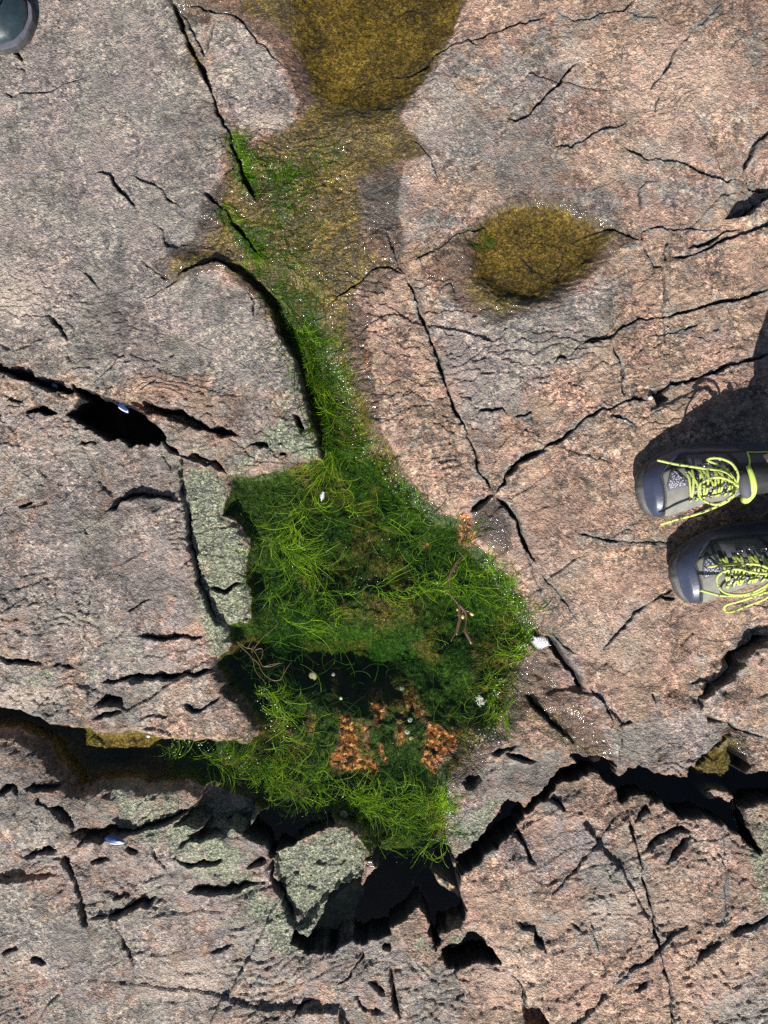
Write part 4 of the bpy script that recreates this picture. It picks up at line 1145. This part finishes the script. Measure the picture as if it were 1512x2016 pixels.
# pale frilly scrap at the right of the pool
m = MB()
x, y = w2(950, 1388)
for k in range(46):
    a = random.uniform(0, 6.28); r0 = random.uniform(0.0, 0.006); r1 = r0+random.uniform(0.002, 0.006)
    pth = [(math.cos(a)*r0*(1-t/4)+math.cos(a+t*.2)*r1*t/4, math.sin(a)*r0*(1-t/4)+math.sin(a+t*.2)*r1*t/4, 0.001+0.0015*math.sin(t+k)) for t in range(5)]
    m.tube(pth, lambda u: 0.0008*(1-0.5*u), 4)
o = m.build("coral_weed", simple_mat("pale_weed", (0.45, 0.47, 0.40), 0.6)); o.location = (x, y, WATER+0.001)
tag(o, "pale grey frilly scrap floating next to bright green weed at the right of the pool", "seaweed")

# ---------------------------------------------------------------- shells, snails, pebbles
mus = simple_mat("mussel_blue", (0.02, 0.045, 0.16), 0.28, 200, 0.3, 0.5, 120, coat=0.5)
musw = simple_mat("mussel_pearl", (0.80, 0.80, 0.92), 0.35)
def mussel(px, py, L, Wd, rz, label, z=0.004, tilt=0.0):
    x, y = w2(px, py)
    root = empty("mussel_shell", (x, y, HZ(px, py)+z), rz); root.rotation_euler[0] = tilt
    def shell(off, k):
        m = MB(); nu, nv = 14, 8; vs = []
        for j in range(nv+1):
            for i in range(nu+1):
                u = i/nu; w = Wd*math.sin(math.pi*u**0.72)**0.7*0.5 if 0 < u < 1 else 0
                t = j/nv*2-1
                vs.append((L*(u-0.5), w*t*k, 0.30*Wd*math.sqrt(max(0, 1-t*t))*math.sin(math.pi*u)**0.5*k+off if 0 < u < 1 else off))
        fs = [(j*(nu+1)+i, j*(nu+1)+i+1, (j+1)*(nu+1)+i+1, (j+1)*(nu+1)+i) for j in range(nv) for i in range(nu)]
        m.add(vs, fs); return m
    shell(0.0008, 1.0).build("outer_shell", mus, root)
    shell(0.0, 0.93).build("inner_shell", musw, root)
    m = MB(); m.tube([(L*(u-0.5), -Wd*0.5*math.sin(math.pi*u**0.72)**0.7-0.0005, 0.0006) for u in [0.3, 0.45, 0.6, 0.75, 0.9, 0.96]], 0.0012, 5)
    m.build("shell_rim", musw, root)
    tag(root, label, "shell"); return root
mussel(240, 1637, 0.034, 0.012, -0.18, "blue mussel shell with a white rim lying on grey-green rock at the lower left", z=0.006)
mussel(232, 796, 0.028, 0.011, -0.75, "dark striped shell with a white edge jammed in the black crevice at left", z=0.035).children[0].data.materials[0] = simple_mat("mussel_dark", (0.012, 0.016, 0.035), 0.3, coat=0.4)
o_ = mussel(95, 754, 0.012, 0.007, -0.4, "small white shell piece wedged in the thin crack near the left edge", z=0.016)
for c_ in o_.children: c_.data.materials[0] = musw
snm = simple_mat("snail_shell", (0.17, 0.14, 0.07), 0.4, 900, 0.6, 0.35, 500)
snm2 = simple_mat("snail_shell_grey", (0.17, 0.18, 0.15), 0.4, 900, 0.6, 0.3, 500)
def snail(px, py, r, mat, label, z=None, group=None):
    x, y = w2(px, py)
    m = MB(); vs = []; nu = 40; nv = 8
    for i in range(nu+1):
        u = i/nu; th = u*2.3*2*math.pi; R0 = r*0.62*(1-u)**1.1; rt = r*0.50*(1-u*0.88); zc = r*0.25+r*0.55*u
        for k in range(nv):
            a = 2*math.pi*k/nv
            rr = R0+rt*math.cos(a)
            vs.append((rr*math.cos(th), rr*math.sin(th), zc+rt*0.85*math.sin(a)))
    fs = [(i*nv+k, i*nv+(k+1) % nv, (i+1)*nv+(k+1) % nv, (i+1)*nv+k) for i in range(nu) for k in range(nv)]
    fs.append(tuple(range(nv))); fs.append(tuple(nu*nv+k for k in range(nv))[::-1])
    m.add(vs, fs)
    o = m.build("periwinkle", mat); o.location = (x, y, (HZ(px, py) if z is None else z)); o.rotation_euler = (0.2, 0.1, random.uniform(0, 6))
    tag(o, label, "snail", group or "periwinkle snails in the pool"); return o
snail(611, 1340, 0.0085, snm, "largest striped snail on the dark pool bed at left of centre", -0.045)
snail(675, 1614, 0.0085, snm, "olive snail on the rock edge where the black shadow meets the lower green weed", -0.027)
snail(653, 1338, 0.0038, snm2, "small grey snail right beside the largest striped snail", -0.045)
snail(793, 1367, 0.0045, snm2, "grey snail above the dark gap between the orange bed patches", -0.045)
snail(809, 1431, 0.0055, snm2, "pale ringed snail above the white and olive pair between the orange patches", -0.045)
snail(804, 1455, 0.0052, simple_mat("snail_white", (0.30, 0.31, 0.28), 0.4), "whitest snail touching an olive one left of the right orange patch", -0.045)
snail(811, 1468, 0.0050, snm, "lowest olive snail just left of the right orange patch", -0.045)
snail(669, 1386, 0.0030, simple_mat("snail_bright", (0.5, 0.44, 0.3), 0.4), "tiny cream snail above the left orange patch", -0.04)
pm = simple_mat("pebble", (0.50, 0.46, 0.26), 0.7, 400, 0.5, 0.2, 300)
def pebble(px, py, r, mat, label, name="pebble"):
    x, y = w2(px, py); m = MB(); m.ellipsoid((0, 0, 0), (r, r*0.85, r*0.75), 10, 7, jit=0.05)
    o = m.build(name, mat); o.location = (x, y, HZ(px, py)+r*0.6); tag(o, label, "pebble"); return o
pebble(1368, 1021, 0.0042, pm, "small round yellowish pebble beside the upper hiking shoe")
pebble(1274, 786, 0.0042, simple_mat("quartz", (0.6, 0.55, 0.58), 0.4), "small pinkish white pebble beside the dark hole above the shoes")
pebble(280, 1461, 0.0032, simple_mat("quartz_wet", (0.85, 0.88, 0.9), 0.3), "tiny bright white pebble at the edge of the brown channel water")

# ================================================================ PEOPLE
navy = simple_mat("navy_rubber", (0.030, 0.038, 0.070), 0.42, 260, 0.25, 0.15, 60, coat=0.15)
sole_m = simple_mat("sole_rubber", (0.055, 0.055, 0.055), 0.6, 300, 0.5, 0.3, 70)
blackf = simple_mat("black_fabric", (0.022, 0.024, 0.026), 0.75, 900, 0.6, 0.3, 80)
suede = simple_mat("grey_suede", (0.165, 0.165, 0.15), 0.9, 700, 0.5, 0.16, 60)
lime = simple_mat("lime_lining", (0.50, 0.66, 0.13), 0.6, 600, 0.4)
metal = simple_mat("hook_metal", (0.35, 0.35, 0.36), 0.3, metal=1.0)
greym = simple_mat("dark_grey_panel", (0.07, 0.07, 0.085), 0.7, 600, 0.4)
# woven mesh
meshm, nt, o_ = new_mat("shoe_mesh"); b = NB(nt); co = ocoord(nt)
p = nt.nodes.new('ShaderNodeBsdfPrincipled')
b.put(p.inputs['Base Color'], b.ramp(b.voro(co, 420, 'Distance'), [(0.25, (0.42, 0.42, 0.46)), (0.5, (0.10, 0.10, 0.13)), (0.7, (0.02, 0.02, 0.03))]))
b.l.new(b.bump(b.voro(co, 420, 'Distance'), 0.8, 0.001), p.inputs['Normal']); p.inputs['Roughness'].default_value = 0.45; b.l.new(p.outputs[0], o_.inputs[0])
# speckled lace
lacem, nt, o_ = new_mat("lace"); b = NB(nt); co = ocoord(nt)
p = nt.nodes.new('ShaderNodeBsdfPrincipled')
b.put(p.inputs['Base Color'], b.mix(b.rng(b.noise(co, 170, 2, 0.5, 0.5), 0.59, 0.63), (0.42, 0.49, 0.12), (0.035, 0.05, 0.015)))
b.l.new(b.bump(b.voro(co, 1100, 'Distance'), 0.7, 0.0006), p.inputs['Normal']); p.inputs['Roughness'].default_value = 0.55; b.l.new(p.outputs[0], o_.inputs[0])
skin = simple_mat("skin", (0.55, 0.36, 0.28), 0.55)
trous = simple_mat("dark_trousers", (0.018, 0.032, 0.038), 0.8, 500, 0.5, 0.2, 60)
sockm = simple_mat("dark_sock", (0.02, 0.035, 0.04), 0.9, 700, 0.7, 0.2, 100)
jackm = simple_mat("dark_jacket", (0.03, 0.05, 0.08), 0.7, 300, 0.4)
hairm = simple_mat("brown_hair", (0.08, 0.05, 0.03), 0.6, 300, 0.8)

LEN = 0.255
def interp(t, tab):
    for (a, va), (b_, vb) in zip(tab, tab[1:]):
        if t <= b_:
            u = (t-a)/(b_-a+1e-9); u = max(0, min(1, u)); u = u*u*(3-2*u)*0.5+u*0.5
            return va+(vb-va)*u
    return tab[-1][1]
WT = [(0, 0.0), (0.004, 0.014), (0.012, 0.026), (0.028, 0.039), (0.05, 0.049), (0.08, 0.057), (0.11, 0.057), (0.15, 0.052), (0.19, 0.046), (0.225, 0.038), (0.245, 0.026), (0.253, 0.012), (LEN, 0.0)]
WN = [(0, 0.0), (0.003, 0.022), (0.009, 0.036), (0.022, 0.047), (0.04, 0.051), (0.065, 0.047), (0.10, 0.038), (0.15, 0.036), (0.19, 0.037), (0.225, 0.034), (0.245, 0.024), (0.253, 0.012), (LEN, 0.0)]
HT = [(0, 0.024), (0.006, 0.036), (0.02, 0.050), (0.04, 0.058), (0.07, 0.072), (0.10, 0.096), (0.125, 0.118), (0.15, 0.128), (0.20, 0.126), (0.235, 0.122), (0.25, 0.10), (LEN, 0.05)]
ZS = 0.020
def S(t, a, off=0.0):
    """surface of the upper: t from toe to heel, a = 0 (+y side) .. pi (-y side)"""
    h = interp(t, HT)
    c, s = math.cos(a), math.sin(a)
    w = interp(t, WT if c > 0 else WN)
    q = 1.25 if t > 0.1 else 1.0
    zz = ZS+(h-ZS)*abs(s)**0.80
    y = w*math.copysign(abs(c)**0.85, c)
    rel = max(0, (zz-ZS))
    y *= 1-2.2*rel*(1 if t > 0.07 else t/0.07)          # leans in towards the top
    y += -0.14*rel                                       # ridge nearer the inner side
    e = 1e-3
    if off:
        n0 = Vector((-0.35 if t < 0.05 else -0.15, c, s*0.9+0.1)).normalized()
        return Vector((t, y, zz))+n0*off
    return Vector((t, y, zz))
def patch(t0, t1, a0, a1, off, nt_=14, na=26):
    """raised panel: t0/t1 are functions of a"""
    m = MB(); vs = []
    for j in range(na+1):
        a = a0+(a1-a0)*j/na
        A_, B_ = t0(a), t1(a)
        for i in range(nt_+1):
            t = A_+(B_-A_)*i/nt_
            edge = min(i, nt_-i, j, na-j)
            vs.append(S(t, a, off if edge > 0 else off*0.1))
    fs = [(j*(nt_+1)+i, j*(nt_+1)+i+1, (j+1)*(nt_+1)+i+1, (j+1)*(nt_+1)+i) for j in range(na) for i in range(nt_)]
    m.add(vs, fs); return m
def ngon_patch(poly, off):
    m = MB()
    c = (sum(q[0] for q in poly)/len(poly), sum(q[1] for q in poly)/len(poly))
    out_ = []
    n = len(poly)
    for i in range(n):
        for k in range(6):
            u = k/6; out_.append((poly[i][0]*(1-u)+poly[(i+1) % n][0]*u, poly[i][1]*(1-u)+poly[(i+1) % n][1]*u))
    vs = []; N_ = len(out_)
    for r in (1.0, 0.95, 0.65, 0.35):
        vs += [S(c[0]+(q[0]-c[0])*r, c[1]+(q[1]-c[1])*r, off*(0.1 if r == 1.0 else 1)) for q in out_]
    vs.append(S(c[0], c[1], off))
    fs = [(k*N_+i, k*N_+(i+1) % N_, (k+1)*N_+(i+1) % N_, (k+1)*N_+i) for k in range(3) for i in range(N_)]+[(3*N_+i, 3*N_+(i+1) % N_, 4*N_) for i in range(N_)]
    m.add(vs, fs); return m
def make_shoe(parent, loc, rz, variant=0):
    e = bpy.data.objects.new("hiking_shoe", None); COL.objects.link(e); e.empty_display_size = 0.05
    e.parent = parent; e.location = loc; e.rotation_euler = (0, 0, rz)
    # sole
    m = MB(); ol = []
    N_ = 40
    tt = [LEN*(1-math.cos(math.pi*i/N_))/2 for i in range(N_+1)]
    o1 = [(t-0.003*(1-t/LEN*2), interp(t, WT)+0.002) for t in tt]+[(t-0.003*(1-t/LEN*2), -interp(t, WN)-0.002) for t in tt[::-1][1:-1]]
    n = len(o1); vs = []
    for z, k in ((0.0, 0.93), (0.003, 1.0), (0.018, 1.02), (0.027, 0.985), (0.027, 0.7)):
        for x, y in o1:
            zz = z+0.014*max(0, 1-x/0.03)**1.5*(1 if z < 0.02 else 0.7)
            vs.append((0.127+(x-0.127)*(k if k > .8 else .9), y*k, zz))
    fs = [(k*n+i, k*n+(i+1) % n, (k+1)*n+(i+1) % n, (k+1)*n+i) for k in range(4) for i in range(n)]+[tuple(range(n))]
    m.add(vs, fs); m.build("sole", sole_m, e)
    # upper
    m = MB(); vs = []; NA = 30; NT = 60
    ts = [LEN*(0.5-0.5*math.cos(math.pi*i/NT)) for i in range(NT+1)]
    for t in ts:
        for j in range(NA+1): vs.append(S(t, math.pi*j/NA))
    fs = [(i*(NA+1)+j, i*(NA+1)+j+1, (i+1)*(NA+1)+j+1, (i+1)*(NA+1)+j) for i in range(NT) for j in range(NA)]
    m.add(vs, fs); m.build("upper", blackf, e)
    capf = lambda a: 0.022+0.010*math.sin(a)+0.075*max(0, 1-a/1.15)**1.3+0.010*max(0, a-2.3)
    tc = patch(lambda a: 0.0005, capf, 0.0, math.pi, 0.0026, 16, 40).build("toe_cap", navy, e)
    # outer navy band runs back along the side
    patch(lambda a: 0.05, lambda a: 0.225, -0.0, 0.42, 0.0024, 30, 6).build("side_band", navy, e)
    st = MB()
    for k in range(52):
        a = 0.75+(math.pi-0.85)*k/51
        p0 = S(capf(a)-0.0008, a, 0.0032); p1 = S(capf(a)+0.0028, a, 0.0026)
        st.tube([p0, p1], 0.0005, 4)
    st.build("stitching", sole_m, tc)
    vp = patch(lambda a: capf(a)+0.001, lambda a: 0.066+0.012*abs(math.cos(a))*(1 if a > 1.57 else 0.2)+0.02*max(0, (a-2.1)), 0.95, 2.95, 0.0016, 14, 30).build("vamp", suede, e)
    tri = [(0.046, 1.12), (0.052, 0.98), (0.064, 1.42), (0.063, 1.55), (0.040, 1.60), (0.038, 1.50)]
    ngon_patch([((t_-0.051)*1.2+0.051, (a_-1.36)*1.2+1.36) for t_, a_ in tri], 0.0022).build("vent_trim", greym, e)
    ngon_patch(tri, 0.0030).build("vent", meshm, e)
    # tongue and lace bed
    tg = patch(lambda a: 0.066, lambda a: 0.135, 1.22, 2.05, 0.0016, 16, 10).build("tongue", meshm, e)
    for a0, a1 in ((0.55, 1.15), (2.1, 2.75)):
        patch(lambda a: 0.075, lambda a: 0.128, a0, a1, 0.002, 12, 8).build("eyestay", suede if a0 > 1 else greym, e)
    patch(lambda a: 0.082, lambda a: 0.12, 2.72, 3.02, 0.0018, 10, 5).build("side_mesh", meshm, e)
    patch(lambda a: 0.135, lambda a: 0.225, 0.5, 0.95, 0.0022, 14, 6).build("ankle_panel", greym, e)
    # puffed tongue tip
    m = MB(); m.ellipsoid(tuple(S(0.130, 1.66, 0.004)), (0.011, 0.021, 0.010), 16, 10); m.build("tongue_pad", greym, e)
    m = MB(); m.tube([S(0.139, a, 0.008) for a in [1.15+0.13*i for i in range(11)]], lambda u: 0.0035+0.004*u, 10); m.build("tongue_lining", lime, e)
    m = MB(); m.tube([S(0.141+0.002*i, 1.15-0.07*i, 0.004) for i in range(9)]+[S(0.17+0.02*i, 0.62, 0.004) for i in range(3)], 0.0016, 6); m.build("collar_trim", lime, e)
    # hooks
    for t_, a_ in ((0.108, 0.92), (0.120, 0.98), (0.092, 1.02)):
        h = MB(); c0 = S(t_, a_, 0.004)
        h.tube([c0+Vector((math.cos(q)*0.0045, math.sin(q)*0.0025, 0.001)) for q in [i*math.pi/6 for i in range(13)]], 0.0009, 6, cap=False)
        h.tube([c0+Vector((-0.004, 0, -0.002)), c0+Vector((0.004, 0, -0.001))], 0.0018, 6)
        h.build("lace_hook", metal, e)
    # laces
    lc = MB(); LR = 0.0021
    rows = [0.066, 0.0745, 0.083, 0.0915, 0.10, 0.108, 0.115]
    for i, t_ in enumerate(rows):
        off = 0.0045
        l_, r_ = 1.12, 2.12
        if i % 2 == 0: P = [S(t_, l_, off-0.001), S(t_+0.001, 1.45, off+0.0008), S(t_, 1.8, off+0.0008), S(t_, r_, off-0.001)]
        else: P = [S(t_-0.006, l_, off-0.001), S(t_, 1.45, off+0.0015), S(t_+0.004, 1.8, off+0.0015), S(t_+0.007, r_, off-0.001)]
        lc.tube(spline(P, 12), LR, 7, flat=0.6)
        if i < len(rows)-1:
            P = [S(t_, r_, off-0.001), S(t_+0.003, 1.75, off+0.002), S(rows[i+1]-0.002, 1.4, off+0.002), S(rows[i+1], l_, off-0.001)]
            lc.tube(spline(P, 12), LR, 7, flat=0.6)
    lc.build("lacing", lacem, e)
    K = S(0.119, 1.62, 0.008)
    kn = MB(); kn.ellipsoid(tuple(K), (0.0045, 0.0055, 0.004), 10, 7, jit=0.06); kn.build("knot", lacem, e)
    def lace(P, name="lace_loop"):
        m = MB(); m.tube(spline([Vector(q) for q in P], 40), 0.0021, 8); m.build(name, lacem, e)
    kx, ky, kz = K
    if variant == 0:
        lace([(kx, ky, kz), (kx-0.02, ky+0.012, kz+0.012), (kx-0.036, ky+0.017, kz+0.006), (kx-0.052, ky+0.009, kz-0.008), (kx-0.053, ky-0.010, kz-0.012), (kx-0.036, ky-0.024, kz-0.002), (kx-0.016, ky-0.016, kz+0.008), (kx, ky-0.002, kz)])
        lace([(kx, ky, kz), (kx+0.002, ky+0.016, kz+0.004), (kx-0.004, ky+0.034, kz+0.002), (kx-0.020, ky+0.045, kz-0.004), (kx-0.034, ky+0.045, kz-0.010), (kx-0.022, ky+0.034, kz-0.004), (kx-0.008, ky+0.016, kz+0.004), (kx, ky, kz)])
        lace([(kx, ky, kz), (kx-0.018, ky+0.022, kz+0.006), (kx-0.045, ky+0.034, kz-0.010), (kx-0.075, ky+0.046, kz-0.03), (kx-0.098, ky+0.057, kz-0.042)], "lace_end")
        lace([(kx, ky, kz), (kx-0.012, ky-0.020, kz-0.004), (kx-0.05, ky-0.034, kz-0.022), (kx-0.08, ky-0.040, kz-0.044), (kx-0.102, ky-0.045, kz-0.062)], "lace_end")
    else:
        lace([(kx, ky, kz), (kx-0.02, ky-0.012, kz+0.010), (kx-0.05, ky-0.020, kz+0.002), (kx-0.075, ky-0.012, kz-0.014), (kx-0.078, ky+0.012, kz-0.018), (kx-0.055, ky+0.020, kz-0.006), (kx-0.025, ky+0.006, kz+0.006), (kx, ky, kz)])
        lace([(kx, ky, kz), (kx-0.014, ky-0.022, kz+0.004), (kx-0.05, ky-0.03, kz-0.010), (kx-0.072, ky-0.036, kz-0.030), (kx-0.062, ky-0.052, kz-0.05), (kx-0.03, ky-0.050, kz-0.05), (kx-0.006, ky-0.036, kz-0.02), (kx, ky-0.004, kz)])
        lace([(kx, ky, kz), (kx-0.02, ky+0.018, kz+0.004), (kx-0.05, ky+0.026, kz-0.014), (kx-0.080, ky+0.028, kz-0.034)], "lace_end")
        lace([(kx, ky, kz), (kx-0.03, ky-0.022, kz+0.002), (kx-0.07, ky-0.020, kz-0.022), (kx-0.098, ky-0.006, kz-0.044)], "lace_end")
    return e
def skinned(name, verts, edges, radii, mat, parent, rootv=0, lev=2):
    me = bpy.data.meshes.new(name); me.from_pydata(verts, edges, []); me.materials.append(mat)
    o = bpy.data.objects.new(name, me); COL.objects.link(o); o.parent = parent
    md = o.modifiers.new("skin", 'SKIN'); md.use_smooth_shade = True
    sv = me.skin_vertices[0].data
    for i, r in enumerate(radii): sv[i].radius = (r, r) if not hasattr(r, '__len__') else r; sv[i].use_root = (i == rootv)
    s_ = o.modifiers.new("sub", 'SUBSURF'); s_.levels = lev; s_.render_levels = lev
    return o
def make_person(loc, rz, toes, ankles, knees, hips, chest, head, label, shoes=True, hold=None):
    """everything in the person's own frame, metres; facing -x"""
    root = empty("person", loc, rz)
    pel = (Vector(hips[0])+Vector(hips[1]))/2+Vector((0, 0, 0.05))
    ch = Vector(chest); hd = Vector(head)
    V = [tuple(pel)]; E = []; Rr = [0.13]
    def addv(p, r, par): V.append(tuple(p)); Rr.append(r); E.append((par, len(V)-1)); return len(V)-1
    legs = []
    for k in (0, 1):
        a = addv(hips[k], 0.085, 0); kn = addv(knees[k], 0.052, a)
        cf = addv(Vector(knees[k]).lerp(Vector(ankles[k]), 0.35), 0.050, kn)
        an = addv(ankles[k], 0.028, cf); an2 = Vector(ankles[k]); tv = Vector(toes[k])-an2; f1 = addv(an2+tv*0.35+Vector((0, 0, -0.045)), 0.020, an)
        addv(an2+tv*0.68+Vector((0, 0, -0.064)), 0.012, f1); legs.append((a, kn, an))
    w_ = addv(pel.lerp(ch, 0.5), 0.115, 0); c_ = addv(ch, 0.13, w_)
    nk = addv(ch.lerp(hd, 0.55), 0.052, c_); h0 = addv(hd-Vector((0, 0, 0.03)), 0.07, nk); addv(hd+Vector((0, 0, 0.07)), 0.078, h0)
    for k, sy in ((0, 1), (1, -1)):
        sh = addv(ch+Vector((0, 0.16*sy, 0.03)), 0.052, c_)
        if hold:
            el = addv(ch+Vector((-0.12, 0.22*sy, -0.20)), 0.040, sh); wr_ = addv(Vector(hold)+Vector((0.08, 0.06*sy, -0.02)), 0.026, el)
            hn = addv(Vector(hold)+Vector((0.02, 0.05*sy, 0)), 0.030, wr_)
        else:
            el = addv(ch+Vector((0.03, 0.20*sy, -0.27)), 0.040, sh); wr_ = addv(ch+Vector((-0.01, 0.20*sy, -0.50)), 0.026, el)
            hn = addv(ch+Vector((-0.03, 0.20*sy, -0.58)), 0.030, wr_)
    skinned("body", V, E, Rr, skin, root)
    # trousers
    V = [tuple(pel), tuple(pel+Vector((0, 0, 0.10)))]; E = [(0, 1)]; Rr = [0.145, 0.135]
    for k in (0, 1):
        i = len(V); a, kn, an = Vector(hips[k]), Vector(knees[k]), Vector(ankles[k])
        V += [tuple(a), tuple(a.lerp(kn, 0.5)), tuple(kn), tuple(kn.lerp(an, 0.4)), tuple(kn.lerp(an, 0.80)), tuple(kn.lerp(an, 1.0))]
        Rr += [0.105, 0.092, 0.072, 0.064, 0.052, 0.042]; E += [(0, i), (i, i+1), (i+1, i+2), (i+2, i+3), (i+3, i+4), (i+4, i+5)]
    skinned("trousers", V, E, Rr, trous, root)
    V = [tuple(pel+Vector((0, 0, 0.07))), tuple(pel.lerp(ch, 0.5)), tuple(ch), tuple(ch.lerp(hd, 0.4))]; E = [(0, 1), (1, 2), (2, 3)]; Rr = [0.155, 0.145, 0.155, 0.075]
    for sy in (1, -1):
        i = len(V)
        if hold: V += [tuple(ch+Vector((0, 0.17*sy, 0.03))), tuple(ch+Vector((-0.12, 0.22*sy, -0.20))), tuple(Vector(hold)+Vector((0.10, 0.07*sy, -0.03)))]
        else: V += [tuple(ch+Vector((0, 0.17*sy, 0.03))), tuple(ch+Vector((0.03, 0.20*sy, -0.27))), tuple(ch+Vector((-0.01, 0.20*sy, -0.47)))]
        Rr += [0.07, 0.056, 0.042]; E += [(2, i), (i, i+1), (i+1, i+2)]
    skinned("jacket", V, E, Rr, jackm, root, 2)
    m = MB(); m.ellipsoid(tuple(hd+Vector((0.015, 0, 0.05))), (0.105, 0.092, 0.105), 16, 10, jit=0.02); m.build("hair", hairm, root)
    m = MB(); m.ellipsoid(tuple(hd+Vector((-0.085, 0, 0.0))), (0.018, 0.012, 0.02), 8, 6); m.build("nose", skin, root)
    tag(root, label, "person")
    return root
# the person whose shoes stand at the right edge
gz = HZ(1330, 960)
P0 = make_person((0.417, 0.040, gz), 0.0, [(0.0, -0.002, 0.10), (0.055, -0.147, 0.10)],
    [(0.200, 0.030, 0.105), (0.248, -0.096, 0.105)], [(0.315, 0.060, 0.50), (0.36, -0.09, 0.50)], [(0.40, 0.10, 0.90), (0.42, -0.08, 0.90)],
    (0.40, 0.01, 1.32), (0.36, 0.01, 1.60), "person standing at the right edge in grey and navy hiking shoes with lime laces")
make_shoe(P0, (0.0, -0.002, 0.001), R(9), 0)
make_shoe(P0, (0.055, -0.147, HZ(1400, 1120)-gz+0.002), R(15), 1)
# the photographer, of whom only one toe shows
teal = simple_mat("teal_boot", (0.016, 0.030, 0.038), 0.40, 120, 0.5, 0.35, 40, coat=0.2)
welt = simple_mat("pale_welt", (0.09, 0.09, 0.115), 0.5, 200, 0.3, 0.2, 60)
gz2 = HZ(20, 60)
def boot(parent, dx, dy, rz=0.0):
    e = bpy.data.objects.new("boot", None); COL.objects.link(e); e.parent = parent; e.location = (dx, dy, 0.0); e.rotation_euler = (0, 0, rz)
    m = MB(); vs = []; NA = 24; NT = 40; ts = [0.28*(0.5-0.5*math.cos(math.pi*i/NT)) for i in range(NT+1)]
    W2 = [(0, 0), (0.005, 0.024), (0.02, 0.041), (0.05, 0.050), (0.09, 0.051), (0.14, 0.042), (0.2, 0.038), (0.25, 0.033), (0.273, 0.018), (0.28, 0)]
    H2 = [(0, 0.02), (0.01, 0.034), (0.04, 0.05), (0.09, 0.065), (0.13, 0.09), (0.17, 0.13), (0.2, 0.15), (0.26, 0.15), (0.28, 0.06)]
    for t in ts:
        w = interp(t, W2); h = interp(t, H2)
        for j in range(NA+1):
            a = math.pi*j/NA; vs.append((t, w*math.cos(a), 0.02+(h-0.02)*math.sin(a)**0.8))
    m.add(vs, [(i*(NA+1)+j, i*(NA+1)+j+1, (i+1)*(NA+1)+j+1, (i+1)*(NA+1)+j) for i in range(NT) for j in range(NA)])
    m.build("upper", teal, e)
    for nm, mat, z0, z1, ex in (("sole", sole_m, 0.0, 0.014, 0.004), ("welt", welt, 0.0142, 0.019, 0.0035)):
        o1 = [(t-0.006*(1-t/0.14), interp(t, W2)+ex) for t in ts]+[(t-0.006*(1-t/0.14), -interp(t, W2)-ex) for t in ts[::-1][1:-1]]
        n = len(o1); q = MB()
        q.add([(x, y, z0) for x, y in o1]+[(x, y, z1) for x, y in o1], [(i, (i+1) % n, n+(i+1) % n, n+i) for i in range(n)]+[tuple(range(n))[::-1], tuple(range(n, 2*n))])
        q.build(nm, mat, e, smooth=False)
    q = MB(); q.tube([(0.03+0.012*abs(s_)**2*6, 0.042*s_, 0.056-0.03*s_*s_) for s_ in [i/8-1 for i in range(17)]], 0.0016, 6); q.build("seam", welt, e)
    return e
def build_photographer():
    ang = math.atan2(-0.55, 0.83)
    tip = w2(58, 78)
    a = ang+math.pi
    # person frame built with make_person (faces -x)
    root = make_person((tip[0], tip[1], gz2), a, [(0, 0, 0.11), (0.04, 0.20, 0.11)],
        [(0.20, -0.0, 0.11), (0.24, 0.20, 0.11)], [(0.21, 0.01, 0.50), (0.24, 0.19, 0.50)], [(0.24, 0.03, 0.90), (0.24, 0.17, 0.90)],
        (0.22, 0.10, 1.32), (0.12, 0.10, 1.58), "photographer standing beyond the top left corner, one dark teal boot toe showing", hold=(-0.25, 0.10, 1.30))
    boot(root, 0.0, 0.0); boot(root, 0.04, 0.20)
    return root
build_photographer()
